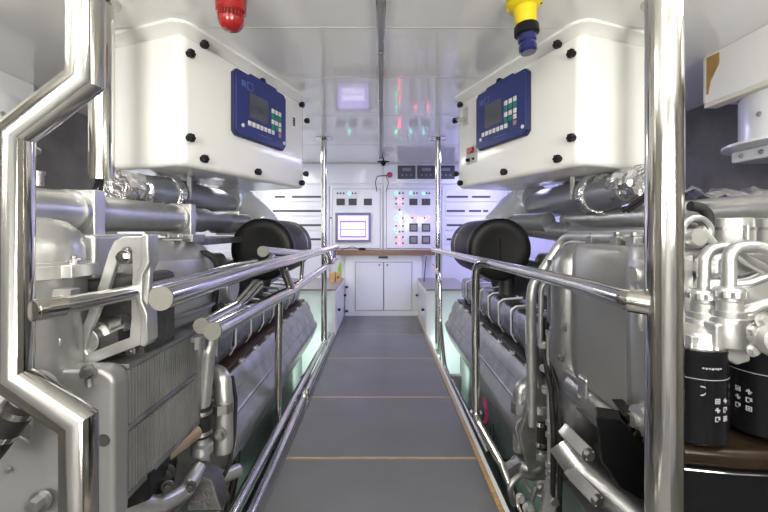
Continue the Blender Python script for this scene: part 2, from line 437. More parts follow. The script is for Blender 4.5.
# ------------------------------------------------------------------ hanging control boxes
def control_box(s):
    A = V((s*.862, 1.65, 0)); u = V((-s*.336,.942,0)).normalized(); w = V((s*.942,.336,0)).normalized()   # u along face, w outboard
    lab = ('left hanging white cabinet with blue display and no red switch' if s < 0 else
           'right hanging white cabinet with blue display and small red switch plate')
    root = thing('control_cabinet', (A+u*.5+w*.22+V((0,0,1.68)))[:], lab, 'control cabinet', 'hanging engine control cabinets')
    def L(a, d, z): return A+u*a+w*d+V((0,0,z))
    mtx = Matrix(((u.x,w.x,0,A.x),(u.y,w.y,0,A.y),(0,0,1,0),(0,0,0,1)))
    # rounded-corner body: profile in plan
    def plan(a0,a1,d0,d1,r,z):
        out = []
        for (ca,cd,st) in ((a0+r,d0+r,180),(a1-r,d0+r,270),(a1-r,d1-r,0),(a0+r,d1-r,90)):
            for k in range(7):
                g = math.radians(st+15*k); out.append(V((ca+r*math.cos(g),cd+r*math.sin(g),z)))
        return out
    zt, zb = 1.965, 1.385
    b = nb('box')
    def shell(b, a0,a1,d0,d1,zb,zt,r=.045,er=.028):
        rings = []
        for (z, ins) in ((zb,er),(zb+er*.08,er*.6),(zb+er*.3,er*.28),(zb+er*.65,er*.06),(zb+er,0),(zt-er,0),(zt-er*.5,er*.13),(zt-er*.15,er*.5),(zt,er)):
            pl = plan(a0+ins,a1-ins,d0+ins,d1-ins,max(.01,r-ins*.5),z)
            rings.append([b.bm.verts.new(mtx@p) for p in pl])
        n = len(rings[0])
        for x, y in zip(rings, rings[1:]):
            for j in range(n): b.face([x[j],x[(j+1)%n],y[(j+1)%n],y[j]])
        b.face(rings[0]); b.face(rings[-1])
    shell(b, .0,1.03,0,.46,zb,zt)
    b.build('body', root, ang=50)
    # ceiling mounting flange
    b = nb('box')
    ring = plan(-.035,1.06,-.035,.50,.07,CEIL-.012); v0 = [b.bm.verts.new(mtx@p) for p in ring]
    v1 = [b.bm.verts.new(mtx@(p+V((0,0,.012)))) for p in ring]
    rr = plan(.03,1.0,.03,.43,.04,zt-.004); v2 = [b.bm.verts.new(mtx@p) for p in rr]
    n = len(v0)
    for j in range(n):
        b.face([v0[j],v0[(j+1)%n],v1[(j+1)%n],v1[j]]); b.face([v2[j],v2[(j+1)%n],v0[(j+1)%n],v0[j]])
    b.face(v1)
    b.build('mounting_flange', root, ang=40)
    # uv of a picture point on the inboard face
    def uv(px, py):
        d = V(((px-CX)/F, 1, -(py-HY)/F)); o = V((0,0,CZ))
        tt = (A-o).dot(w)/d.dot(w); q = o+d*tt
        return (q-A).dot(u), q.z
    K = [(188,54),(202,45),(188,138),(202,159),(260,82),(256,172),(300,105),(305,121),(304,174),(300,183)]
    first = None
    for (px, py) in K:
        a, z = uv(px if s < 0 else 762-px, py)
        p = L(a, 0, z)
        if first is None:
            b = MB(); b.m('drum'); b.lathe([(.014,0),(.014,.006),(.009,.008)], (0,0,0), -w, 16)
            # lobed knob
            for k in range(6):
                g = k*math.pi/3; c = u*math.cos(g)*.012+V((0,0,1))*math.sin(g)*.012
                b.lathe([(.0065,.008),(.0075,.012),(.0075,.026),(.005,.029)], c, -w, 10)
            b.lathe([(.014,.008),(.015,.026),(.011,.031),(0,.032)], (0,0,0), -w, 18)
            first = b.build('knob'); first.parent = root; first.location = p-V(root.location)
        else:
            copyo(first, root, p-V(root.location))
    # blue display unit : corners in the picture (left version)
    
    a0, z0 = uv(230.5 if s<0 else 762-230.5, 133) ; a1, z1 = uv(282 if s<0 else 762-282, 100)
    zlo, zhi = uv(257 if s<0 else 762-257, 143.5)[1], uv(257 if s<0 else 762-257, 82)[1]
    W = a1-a0; H = zhi-zlo
    def D(fx, fz, d): return L(a0+W*(fx if s < 0 else 1-fx), -d, zlo+H*fz)
    def slab(b, x0,z0_,x1,z1_,d0,d1,ch=0):
        if ch:
            c = ch; cz = ch*W/H
            pl = [(x0+c,z0_),(x1-c,z0_),(x1,z0_+cz),(x1,z1_-cz),(x1-c,z1_),(x0+c,z1_),(x0,z1_-cz),(x0,z0_+cz)]
        else: pl = [(x0,z0_),(x1,z0_),(x1,z1_),(x0,z1_)]
        b.prism([D(x,z,d0) for x, z in pl], -w*(d1-d0)); return b
    disp = slab(nb('navy'), 0,0,1,1,0,.024,.05).build('display_unit', root, bevel=.004)
    o = slab(nb('blue'), .012,.015,.988,.985,.024,.032,.05)
    # raised head bar
    o.prism([D(.22,.985,.024),D(.80,.985,.024),D(.76,1.02,.024),D(.26,1.02,.024)], -w*.008)
    o.build('front_plate', disp, bevel=.003)
    slab(nb('lcd'), .235 if s<0 else .215,.33,.60 if s<0 else .56,.72,.032,.0335).build('screen', disp)
    lx = (lambda x: x)
    b = nb('mark'); X0 = .10
    for (x0,z0_,x1,z1_) in ((X0,.84,X0+.07,.85),(X0,.80,X0+.07,.81),(X0,.76,X0+.012,.84),(X0+.03,.76,X0+.042,.84),(X0+.06,.76,X0+.072,.84),
                            (X0+.10,.76,X0+.11,.87),(X0+.10,.86,X0+.20,.87),(X0+.19,.76,X0+.20,.87),(X0+.10,.75,X0+.20,.76)):
        slab(b,x0,z0_,x1,z1_,.032,.0326)
    slab(b,.40,.12,.66,.128,.032,.0326)
    b.build('logo', disp)
    xs = (.69,.765,.84) if s<0 else (.645,.73,.81)
    keys = []
    for r_, z in enumerate((.60,.51,.42,.33)):
        for c_, x in enumerate(xs):
            k = 'keyg' if (r_ == 1 or (r_ == 3 and c_ < 2)) else 'keyw'
            keys.append((x,z,k))
    for i in range(7): keys.append((.235+.076*i if s<0 else .18+.078*i,.24,'keyw'))
    keys.append((xs[2],.235,'keyp'))
    for (x,z,k) in keys:
        slab(nb(k), x-.024,z-.035,x+.024,z+.035,.032,.0365).build('key', disp)
    b = nb('keyw')
    for (x,z) in ((.12,.17),(.94,.13)): b.lathe([(.0,.0),(.010,0),(.010,.004),(0,.005)], D(x,z,.032), -w, 12)
    b.build('screw', disp)
    if s > 0:
        a, z = uv(472,155); c = lambda da,dz,d: L(a+da,-d,z+dz)
        pl = nb('seam').prism([c(-.06,-.055,0),c(.06,-.055,0),c(.06,.055,0),c(-.06,.055,0)], -w*.004).build('switch_plate', root)
        nb('led_off','red').m('red').prism([c(-.03,.01,.004),(c(.03,.01,.004)),c(.03,.045,.004),c(-.03,.045,.004)], -w*.02).build('red_switch', root, bevel=.004)['label'] = 'red rocker switch'
        b = nb('drum'); b.lathe([(.012,0),(.010,.02),(0,.022)], c(.03,-.028,.004), -w, 14); b.lathe([(.008,0),(.006,.01),(0,.012)], c(-.025,-.028,.004), -w, 12)
        b.build('key_switch', root)
        a, z = uv(466,117); c = lambda da,dz,d: L(a+da,-d,z+dz)
        b = nb('seam'); b.prism([c(-.03,-.05,0),c(.03,-.05,0),c(.03,.06,0),c(-.03,.06,0)], -w*.005)
        b.build('lock_plate', root)
        nb('steel').cyl(c(.0,-.02,.0), c(.0,-.02,.07), .013, 14).build('lock_handle', root)
    else:
        a, z = uv(294,122); c = lambda da,dz,d: L(a+da,-d,z+dz)
        b = nb('drum')
        for dz in (-.02,-.006,.008,.022): b.prism([c(-.012,dz-.005,0),c(.012,dz-.005,0),c(.008,dz+.005,0),c(-.012,dz+.005,0)], -w*.003)
        b.build('black_mark', root)
control_box(-1); control_box(1)

# ------------------------------------------------------------------ siren and plug on ceiling
p = P(231,0,1.55)
sx_, sy_ = P(231,0,1.43).x, 1.43
SD = .015
t = thing('alarm_siren', (sx_,sy_,CEIL), 'glossy red alarm siren on the ceiling left of centre', 'siren')
nb('red').lathe([(.057,0),(.057,.03),(.054,.085),(.047,.092)], (sx_,sy_,CEIL), (0,0,-1), 32).build('housing', t)
b = nb('redd'); b.lathe([(.044,.090),(.043,.113)], (sx_,sy_,CEIL), (0,0,-1), 32)
b.m('red')
for k in range(22):
    g = k*math.pi/11; c = V((math.cos(g)*.0445,math.sin(g)*.0445,0))
    b.lathe([(.0028,.088),(.0028,.114)], V((sx_,sy_,CEIL))+c, (0,0,-1), 8)
b.build('sound_grille', t)
nb('red').lathe([(.047,.113),(.046,.119),(.042,.135),(.034,.146),(.020,.153),(0,.155)], (sx_,sy_,CEIL), (0,0,-1), 32).build('lens', t)
p = P(529,0,1.45); ax = V((.06,-.05,-1)).normalized(); o3 = V((p.x,1.50,CEIL-.0))
t = thing('power_socket', o3, 'bright yellow socket with blue plug hanging from the ceiling', 'socket')
b = nb('yellow'); b.lathe([(.070,0),(.070,.018),(.060,.03),(.045,.035),(.040,.09),(.038,.105)], o3, ax, 32)
b.build('socket_housing', t)
b = nb('drum'); 
for g in (-.4,.4,2.7,3.5): b.lathe([(.006,.018),(.006,.026),(0,.027)], o3+V((math.cos(g)*.058,math.sin(g)*.058,0)), ax, 10)
b.build('screw', t)
b = nb('drum'); b.lathe([(.042,.100),(.046,.106),(.047,.135),(.040,.142)], o3, ax, 32); b.build('locking_ring', t)
b = nb('bluep'); b.lathe([(.036,.138),(.035,.165),(.030,.170),(.031,.178),(.034,.182),(.034,.202),(.028,.210),(0,.211)], o3, ax, 28)
b.build('blue_plug', t)

# ------------------------------------------------------------------ back wall
def W(px, py, d=0):
    Y = YB - d
    return V(((px-CX)/F*YB, Y, CZ-(py-HY)/F*YB))
def wbox(b, px0, py0, px1, py1, d0, d1):
    a = W(px0,py1); c = W(px1,py0)
    b.box((a.x, YB-d1, a.z), (c.x, YB-d0, c.z)); return b
def wthing(name, px, py, label, cat, group=None):
    a = W(px,py); return thing(name, (a.x, YB, a.z), label, cat, group)
wbox(nb('panel'), 262,164.5,382.4,184,.001,.02).build('trim_18', bevel=.003)['kind'] = 'structure'
wbox(nb('panel'), 383.6,164.5,500,184,.001,.02).build('trim_19', bevel=.003)['kind'] = 'structure'
def leds(root, lst):
    for (px, py, k) in lst:
        b = nb(k); b.lathe([(.012,0),(.012,.006),(.007,.011),(0,.012)], W(px,py,.058), (0,-1,0), 10)
        b.build('indicator_lamp', root)
def squares(root, lst, k='midgrey', nm='meter'):
    for (x0,y0,x1,y1) in lst:
        b = nb('slot'); wbox(b, x0,y0,x1,y1,.058,.066)
        b.m(k); wbox(b, x0+1.2,y0+1.2,x1-1.2,y1-1.2,.066,.069)
        b.build(nm, root, bevel=.002)
# left cabinet with touch screen
t = wthing('switchboard', 357, 249, 'white switchboard cabinet with bright violet touch screen', 'switchboard', 'back wall switchboards')
b = nb('panel'); wbox(b, 330,186,382.3,249.6,.001,.045); b.build('body', t, bevel=.003)
wbox(nb('slot'), 332.6,189.1,380.4,248.4,.045,.0465).build('door_gap', t)
b = nb('panel'); wbox(b, 333,189.5,380,248,.0465,.058); b.build('door', t, bevel=.003)
scr = wbox(nb('bezel'), 336,213,371,242,.058,.085).build('touch_screen', t, bevel=.004)
wbox(nb('screen'), 338.7,215.8,368.6,239.6,.085,.0865).build('display', scr)
b = nb('screen3'); wbox(b, 340.8,221,366.3,222.4,.0865,.0875); wbox(b, 340.8,236,366.3,237.4,.0865,.0875); wbox(b, 340.8,222,341.6,236.5,.0865,.0875); wbox(b,365.5,222,366.3,236.5,.0865,.0875)
wbox(b,341,229.3,366,229.9,.0865,.0875)
b.build('display_frame_lines', scr)
b = nb('screen2')
for i in range(6): wbox(b, 342.4+i*3.8,223.6,345.2+i*3.8,228,.0865,.0875)
for i in range(5): wbox(b, 343.4+i*4.4,231,346.6+i*4.4,235,.0865,.0875)
b.build('display_icons', scr)
leds(t, [(338,193.7,'led_off'),(341,193.7,'led_off'),(344,193.7,'led_off'),(349.8,193.7,'led_cyan'),(353,193.7,'led_off'),(356,193.7,'led_off')])
squares(t, [(337,199,345.2,205.6),(349,199,357,205.6),(364,199,372,205.6)], 'slot')
leds(t, [(329.5+2,218,'led_off')])
# right cabinet with lamps
t = wthing('switchboard', 411, 249, 'white switchboard cabinet with red and green lamps and four grey dials', 'switchboard', 'back wall switchboards')
b = nb('panel'); wbox(b, 383.7,186,441,249.6,.001,.045); b.build('body', t, bevel=.003)
wbox(nb('slot'), 386.1,189.1,436.4,248.4,.045,.0465).build('door_gap', t)
b = nb('panel'); wbox(b, 386.5,189.5,436,248,.0465,.058); b.build('door', t, bevel=.003)
r, g, o_ = 'led_red','led_green','led_off'
L3 = []
for y, c in ((193.6,(g,o_,o_)),(199,(o_,r,o_)),(204,(o_,r,o_)),(210,(None,o_,None)),(218,(g,None,o_)),(226,(o_,r,o_)),(231.6,(g,o_,o_)),(237,(o_,r,o_)),(243,(o_,r,o_))):
    for x, k in zip((396,399.4,402.6), c):
        if k: L3.append((x,y,k))
L3 += [(410.4,193.6,'led_cyan'),(413.5,193.6,o_),(416.5,193.6,o_),(423,193.6,'led_cyan'),(426,193.6,o_),(428.8,193.6,o_),(411.8,218,o_),(415,218,r),(424,218,o_),(427.5,218,r)]
leds(t, L3)
squares(t, [(409,199,417,205.5),(421.3,199,429.6,205.5)], 'slot')
squares(t, [(409,223.6,417.2,231.6),(421.3,223.6,429.6,231.6),(409,235.7,417.2,243.7),(421.3,235.7,429.6,243.7)], 'midgrey', 'dial')
# breaker cabinets with cable ducts
for s, x0, x1, lab in ((-1,262,329.4,'white breaker cabinet with rows of dark slots behind the left black drum'),(1,441.6,502,'white breaker cabinet with rows of dark slots right of the right pillar')):
    t = wthing('breaker_cabinet', (x0+x1)/2, 249, lab, 'breaker cabinet', 'breaker cabinets')
    b = nb('panel'); wbox(b, x0,186,x1,355.3,.001,.045); b.build('body', t, bevel=.003)
    for k, y in enumerate((193,207,221,235)):
        b = nb('panel'); wbox(b, x0+3,y-2,x1-3,y+9,.045,.056); p_ = b.build('cover_plate', t, bevel=.003)
        b = nb('slot')
        if s < 0:
            segs = [(276,286+4*(k%2)),(293,326)] if k%2==0 else [(274,326)]
            if k == 3: segs = [(300,326)]
        else: segs = [(446,467),(471,489)] if k%2==0 else [(446,464),(468,480),(482,487)]
        for (a, c) in segs: wbox(b, a, y+3.2, c, y+5.2, .056, .060)
        b.build('breaker_row', t)
# black meters
for i, (x0, x1, lab) in enumerate(((397.6,415.2,'black digital meter left of the right pillar, leftmost of three'),(417,435,'middle black digital meter just left of the right pillar'),(436.4,454.2,'rightmost black digital meter, partly hidden by the right pillar'))):
    t = wthing('digital_meter', (x0+x1)/2, 179, lab, 'meter', 'black digital meters in a row')
    wbox(nb('slot'), x0,166,x1,179.2,.02,.045).build('housing', t, bevel=.004)
    wbox(nb('midgrey'), x0+4.5,168.6,x1-4.5,171.4,.045,.047).build('display', t)
    for k in range(3):
        nb('print').lathe([(.009,0),(.009,.006),(0,.007)], W(x0+4.5+k*4.4,175.6,.045), (0,-1,0), 10).build('button', t)
t = wthing('emergency_button', 389.6,175.4, 'round dark red button on the wall left of the black meters', 'button')
b = nb('magenta'); b.lathe([(.018,0),(.018,.02),(.036,.022),(.038,.032),(.030,.042),(0,.044)], W(389.6,175.4,.02), (0,-1,0), 20); b.build('button_head', t)
t = wthing('cable', 380,180, 'thin dark cable hanging in two loops by the red button', 'cable')
b = nb('drum'); b.tube([W(390,175,.03), W(385,176,.04), W(377,176.5,.04), W(375.5,183,.05), W(377,192,.062)], .005, 8, rad=.05)
b.tube([W(386,176,.03), W(388.5,183,.065), W(386,192,.065)], .004, 8, rad=.05)
b.build('cord', t)
# counter, cupboard
def bx3(name, mats, lo, hi, parent=None, bevel=.003): return nb(*mats).box(lo,hi).build(name, parent, bevel=bevel)
t = tag(bx3('counter_top', ['counter'], (-.60,4.93,.79), (.72,5.03,.852), bevel=.004), 'varnished wooden counter edge below the switchboards', 'counter')
t = thing('cupboard', (0,5.04,0), 'white low cupboard with two doors under the wooden counter', 'cupboard')
bx3('body', ['white'], (-.465,5.0,0), (.53,5.085,.788), t)
ym = 5.0
def dr(px, py, Y=4.98): return P(px,py,Y)
for (x0,x1,hx) in ((355.5,383.3,379.4),(384.1,411.7,387.3)):
    a = dr(x0,310.5); c = dr(x1,262.5)
    nb('slot').box((a.x-.005,4.9965,a.z-.005),(c.x+.005,4.9995,c.z+.005)).build('door_gap', t)
    d = nb('panel').box((a.x,4.982,a.z),(c.x,4.996,c.z)).build('door', t, bevel=.003)
    nb('midgrey').lathe([(.013,0),(.013,.008),(.006,.012),(0,.012)], dr(hx,265,4.982), (0,-1,0), 16).build('lock', d)
b = nb('slot'); a = dr(378.5,258.5); c = dr(388,256.3); b.box((a.x,4.975,a.z),(c.x,4.9995,c.z)); b.build('pull_handle', t)
for px in (346.6,419.6):
    for py in (287,311):
        p = dr(px,py,4.985); nb('slot').box((p.x-.02,4.965,p.z-.012),(p.x+.02,4.999,p.z+.012)).build('hinge', t)
nb('panel').box((-.47,4.985,0),(.48,4.9995,.045)).build('plinth', t)
for s, lab in ((-1,'low white side locker left of the cupboard with wood blocks on top'),(1,'low white side locker right of the cupboard')):
    t = thing('side_locker', (s*.66,4.55,ZB), lab, 'locker', 'low side lockers')
    x0, x1 = sorted((s*.478, s*.95))
    b = nb('white'); b.box((x0,4.05,ZB),(x1,4.98,.47)); b.build('body', t, bevel=.004)
    b = nb('deskgrey'); b.box((x0,4.03,.4705),(x1,4.98,.492)); b.build('top_board', t, bevel=.003)
    for y in (4.2,4.9):
        nb('drum').lathe([(.012,0),(.012,.02),(.016,.022),(.016,.034),(0,.036)], (s*.478,y,.24+.04*(y>4.5)), (-s,0,0), 12).build('knob', t)
    xa, xb = sorted((s*.4725, s*.4778))
    nb('panel').box((xa,4.12,.05),(xb,4.93,.44)).build('door', t, bevel=.002)
# wood blocks
for (x0,x1,lab) in ((-.615,-.545,'light wooden block on left side locker, nearest the steel pillar'),(-.535,-.455,'light wooden block with dark hole on left side locker')):
    t = thing('wood_block', ((x0+x1)/2,4.60,.492), lab, 'wood block', 'wood blocks')
    x1 = min(x1,-.482)
    nb('wood2').box((x0,4.55,.4925),(x1,4.64,.610)).build('block', t, bevel=.004)
    if x0 > -.54: nb('slot').lathe([(.014,0),(.014,.001)], ((x0+x1)/2,4.55,.55), (0,-1,0), 14).build('hole', t)
t = tag(nb('greenp').prism([(-.53,4.70,.4925),(-.485,4.70,.4925),(-.485,4.70,.70),(-.50,4.70,.72),(-.53,4.70,.64)], (0,.05,0)).build('plastic_bottle', bevel=.008, loc=(-.51,4.72,.4925)), 'lime green plastic item standing behind wood blocks', 'bottle')
t = thing('desk_mouse', (.0,4.98,.852), 'small black device on the counter with thin cable', 'device')
p = P(362,249,4.98)
nb('drum').lathe([(.045,0),(.05,.012),(.035,.028),(0,.034)], (p.x,4.98,.8525), (0,0,1), 18).build('body', t)
nb('drum').tube([(p.x-.04,4.98,.865),(p.x-.12,4.96,.90),(p.x-.22,4.95,.87),(p.x-.27,4.95,.857)], .004, 8, rad=.08).build('cable', t)
t = tag(nb('slot').cyl((.515,4.6,.493),(.545,4.62,.80),.006,8).build('rod', loc=(.52,4.6,.493)), 'thin black upright rod at the right side locker', 'rod')

# ------------------------------------------------------------------ ceiling fan units outboard
for s, lab in ((1,'white ceiling beam with round ventilation housing and bare wood patch, right side'),(-1,'white ceiling beam with round ventilation housing behind the left bent post')):
    t = thing('ventilation_unit', (s*1.9,1.7,CEIL), lab, 'ventilation unit', 'ceiling ventilation units')
    def q(b, x0,y0,z0,x1,y1,z1):
        xa, xb = sorted((s*x0,s*x1)); b.box((xa,y0,z0),(xb,y1,z1)); return b
    f0 = 1.675 if s > 0 else 2.13; fe = 1.99 if s > 0 else 2.36
    q(nb('box'), f0,.5,1.755,f0+.045,fe,1.999).build('fascia', t, bevel=.004)
    q(nb('white'), f0+.045,fe-.05,1.755,2.28,fe,1.999).build('end_board', t, bevel=.003)
    q(nb('cream'), f0,.5,1.735,f0+.065,fe,1.754).build('wood_edge', t)
    q(nb('wood'), max(1.80,f0+.07),.6,1.80,2.25,1.9,1.82).build('inner_board', t)
    if s > 0:
        nb('ochre').prism([(1.673,1.975,1.99),(1.673,1.90,1.985),(1.673,1.90,1.93),(1.673,1.95,1.86),(1.673,1.965,1.80),(1.673,1.975,1.80)], (.0018,0,0)).build('bare_patch', t)
        nb('cream').prism([(1.672,1.992,1.99),(1.672,1.977,1.99),(1.672,1.977,1.76),(1.672,1.992,1.76)], (.0028,0,0)).build('edge_strip', t)
    c = (s*1.985,1.74,1.50)
    b = nb('white'); b.lathe([(.335,0),(.335,.012),(.27,.014),(.27,.235)], c, (0,0,1), 40)
    b.build('fan_ring', t)
    b = nb('white'); b.prism([(s*1.985+x*.21, 1.74+y*.21, 1.44) for x, y in ((-1,-1),(1,-1),(1,1),(-1,1))], (0,0,.06)); b.build('fan_base', t, bevel=.01)
    b = nb('silver2')
    for gx in (-.6,-.2,.2,.6):
        b.hexbolt((s*1.985-s*.212,1.74+gx*.25,1.47),(-s,0,0),.008,.008)
    b.hexbolt((s*1.985-s*.272,1.74,1.63),(-s,0,0),.008,.008)
    b.build('bolt', t)
    nb('panel').lathe([(.16,0),(.15,.03)], (s*1.985,1.74,1.41), (0,0,1), 32).build('motor_cover', t)

# ------------------------------------------------------------------ engines
def PS(s, px, py, Y):          # picture point given in the left half, mirrored for the right engine
    return P(px if s < 0 else 762-px, py, Y)
def rim_bolts(b, c, axis, R, n, r=.008, h=.008):
    z = V(axis).normalized(); x = z.orthogonal().normalized(); y = z.cross(x)
    for k in range(n):
        g = 2*math.pi*k/n+.3
        b.hexbolt(V(c)+(x*math.cos(g)+y*math.sin(g))*R, z, r, h)
def engine(s):
    lab = ('silver marine engine with finned cooler and triangular bracket, left of walkway' if s < 0 else
           'silver marine engine with smooth cover and black oil filters, right of walkway')
    E = thing('marine_engine', (s*1.25,2.4,ZB), lab, 'engine', 'marine engines')
    def X(v): return s*v
    def bx(b, x0,x1,y0,y1,z0,z1):
        a, c = sorted((s*x0,s*x1)); b.box((a,y0,z0),(c,y1,z1)); return b
    # crankcase
    y1 = 3.7
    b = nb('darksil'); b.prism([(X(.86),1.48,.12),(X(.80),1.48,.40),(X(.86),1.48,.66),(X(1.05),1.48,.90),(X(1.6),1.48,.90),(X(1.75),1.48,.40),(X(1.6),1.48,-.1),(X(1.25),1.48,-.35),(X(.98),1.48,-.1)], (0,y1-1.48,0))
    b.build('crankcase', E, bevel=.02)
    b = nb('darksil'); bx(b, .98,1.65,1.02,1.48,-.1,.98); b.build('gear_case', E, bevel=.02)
    # bed rails, feet
    b = nb('bilge'); bx(b, .80,.98,.2,3.9,ZB,.0); b.build('bed_rail', E, bevel=.01)
    # long lower cover
    sec = [(.600,.215),(.604,.235),(.628,.262),(.640,.31),(.662,.345),(.668,.385),(.690,.425),(.700,.440),(.80,.440),(.80,.06),(.66,.06),(.615,.16)]
    ya = 1.60 if s < 0 else 1.72
    b = nb('silver'); b.prism([(X(x),ya,z) for x, z in sec], (0,3.62-ya,0)); b.build('side_cover', E, bevel=.006, seg=3)
    b = nb('silver'); b.tube([(X(.645),ya+.02,.295),(X(.645),3.6,.295)], .012, 12); b.tube([(X(.675),ya+.02,.372),(X(.675),3.6,.372)], .010, 12); b.build('cover_rib', E)
    b = nb('silver2'); b.prism([(X(.66),ya-.03,.0),(X(.61),ya-.03,.2),(X(.66),ya-.03,.40),(X(.80),ya-.03,.46),(X(.86),ya-.03,.0)], (0,.028,0)); b.build('cover_flange', E, bevel=.006)
    # clamps
    for k in range(9):
        y = ya+.12+k*.215
        b = nb('piping'); b.hexbolt((X(.705),y,.441),(0,0,1),.009,.016)
        b.prism([(X(.70)-.004,y-.026,.449),(X(.70)+.004,y-.026,.449),(X(.70)+.004,y+.026,.449),(X(.70)-.004,y+.026,.449)],(0,0,.008))
        b.box((X(.70)-.022,y-.007,.446),(X(.70)+.022,y+.007,.452))
        b.build('clamp_nut', E)
    # gasket shelf
    b = nb('brown' if s < 0 else 'darksil'); bx(b, .715,.86,ya+.02,3.6,.442,.462); b.build('gasket', E, bevel=.003)
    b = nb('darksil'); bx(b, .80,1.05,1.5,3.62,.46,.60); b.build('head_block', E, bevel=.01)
    # exhaust blankets
    yb0 = 1.72; n = 8; dy = (3.55-yb0)/n
    for k in range(n):
        y = yb0+k*dy
        sec = [(.775,.468),(.750,.50),(.742,.59),(.747,.645),(.768,.666),(.95,.685),(1.12,.692),(1.12,.468)]
        b = nb('blanket')
        rows = []
        NJ = 7
        for j in range(NJ+1):
            u = j/NJ; bul = .006*math.sin(math.pi*u)**.5 if 0 < u < 1 else 0
            rows.append([b.bm.verts.new((X(x-(bul if x < 1.1 else 0)+random.uniform(-.003,.003)), y+.004+u*(dy-.008), z+(bul*.8 if z > .6 else 0)+random.uniform(-.003,.003))) for x, z in sec])
        for r0, r1 in zip(rows, rows[1:]):
            for q in range(len(sec)): b.face([r0[q],r0[(q+1)%len(sec)],r1[(q+1)%len(sec)],r1[q]])
        b.face(rows[0]); b.face(rows[-1])
        b.build('heat_blanket', E, ang=60)
        b = nb('piping'); b.tube([(X(.768),y,.47),(X(.738),y,.52),(X(.736),y,.652),(X(.765),y-.004,.674),(X(.95),y-.02,.692),(X(1.1),y-.02,.70)], .0055, 8, rad=.02)
        b.build('blanket_strap', E)
    # black air filter drum
    c = V((X(.748),2.40,.985)); R = .194
    d = nb('drum2').lathe([(R*.98,.03),(R,.05),(R,.66),(R*.95,.70),(R*.6,.71),(0,.71)], c, (0,1,0), 48).build('air_filter', E)
    nb('drum').lathe([(0,.004),(.10,.002),(.12,-.003),(R*.80,-.006),(R*.92,-.004),(R*.99,.006),(R*1.02,.022),(R*1.03,.06),(R*1.0,.075)], c, (0,1,0), 48).build('filter_cap', d)
    b = nb('drum'); b.box((c.x-.004,2.388,.92),(c.x+.004,2.402,1.05)); b.build('cap_rib', d)
    b = nb('steel'); b.lathe([(R*1.006,.50),(R*1.006,.510)], c, (0,1,0), 48); b.build('clamp_band', d)
    # filter support
    b = nb('darksil'); b.cyl((X(.85),2.6,.66),(X(.85),2.6,.86),.05,16); b.cyl((X(.95),3.0,.60),(X(.85),3.0,.86),.05,16); b.build('filter_support', E)
    # lumpy machinery between blanket and charge pipe
    b = nb('silver2'); bx(b, .92,1.45,1.50,2.3,.66,.97); b.build('intercooler_housing', E, bevel=.03, seg=3)
    b = nb('silver'); bx(b, .96,1.45,2.3,3.5,.66,.92); b.build('intercooler_housing', E, bevel=.03, seg=3)
    b = nb('silver2')
    for k in range(6): b.hexbolt((X(.918),1.56+k*.14,.93),(-s,0,0),.008,.008)
    for k in range(6): b.hexbolt((X(.958),2.36+k*.18,.88),(-s,0,0),.008,.008)
    b.build('bolt', E)
    # vertical coolant pipe with rubber coupler
    Y = 1.47 if s < 0 else 1.72
    r = .027 if s < 0 else .031
    if s < 0:
        a = P(209,335,Y); e = P(202,414,Y); m1 = P(202,433,Y); m2 = P(203,470,Y)
        nb('lightpaint').tube([P(212,333,Y+.03), P(208,352,Y), e], r, 20, rad=.05).build('coolant_pipe', E)
        nb('rubber').cyl(P(202,406,Y), P(202,436,Y), r*1.28, 24).build('rubber_coupler', E)
        b = nb('steel'); b.cyl(P(202,409,Y), P(202,413,Y), r*1.42, 24); b.cyl(P(202,429,Y), P(202,433,Y), r*1.42, 24); b.build('hose_clamp', E)
        nb('lightpaint').tube([P(202,434,Y), P(203,468,Y), P(212,482,Y+.01), P(238,470,Y+.12)], r*.95, 20, rad=.06).build('coolant_pipe', E)
        nb('lightpaint').lathe([(.040,0),(.040,.03),(.03,.036)], P(202,452,Y), (0,0,1), 20).build('pipe_collar', E)
        nb('lightpaint').tube([P(205,372,1.62), P(222,374,1.60), P(224,400,1.58), P(224,452,1.55)], .036, 20, rad=.10).build('coolant_elbow', E)
        b = nb('silver2'); b.cyl(P(222,402,1.57), P(222,411,1.57), .045, 8); b.hexbolt(P(221,434,1.52), (0,-1,0), .016, .02); b.build('union_nut', E)
        nb('rubber').tube([P(232,376,1.63), P(236,400,1.62), P(234,440,1.58), P(228,470,1.5), P(216,486,1.42), P(208,500,1.40)], .008, 10, rad=.1).build('black_cable', E)
        nb('rust').tube([P(120,492,1.12), P(150,466,1.22), P(196,432,1.42)], .026, 20).build('drain_pipe', E)
        nb('lightpaint').tube([P(120,506,1.1), P(160,506,1.2), P(184,492,1.30), P(198,470,1.42)], .03, 20, rad=.12).build('coolant_pipe', E)
        b = nb('black'); b.prism([P(120,512,1.08), P(132,478,1.08), P(150,474,1.12), P(150,500,1.12)], (-.02,.15,0)); b.build('bracket_foot', E, bevel=.004)
        b = nb('darksil'); b.hexbolt(P(167,472,1.25),(.3,-1,0),.018,.02); b.hexbolt(P(168,486,1.22),(.3,-1,0),.014,.02); b.hexbolt(P(190,486,1.3),(.3,-1,0),.014,.02)
        b.prism([P(190,470,1.38), P(212,480,1.38), P(222,512,1.34), P(186,512,1.34)], (0,.08,0)); b.prism([P(205,355,1.6),P(215,362,1.6),P(213,372,1.6),P(203,365,1.6)],(0,.05,0))
        b.build('valve_block', E, bevel=.006)
        for k, px in enumerate((228,237)):
            nb('rust' if k == 0 else 'rubber').tube([P(px,440,1.75), P(px-1,470,1.7), P(px-10,515,1.62), P(px-16,560,1.6)], .017, 12, rad=.1).build('hose', E)
    # far cylinder-head style pipes
    return E, X, bx
# ---- left engine
s = -1
E, X, bx = engine(-1)
def flangebox(px0, px1, Xp, hz, y0, th):
    pass
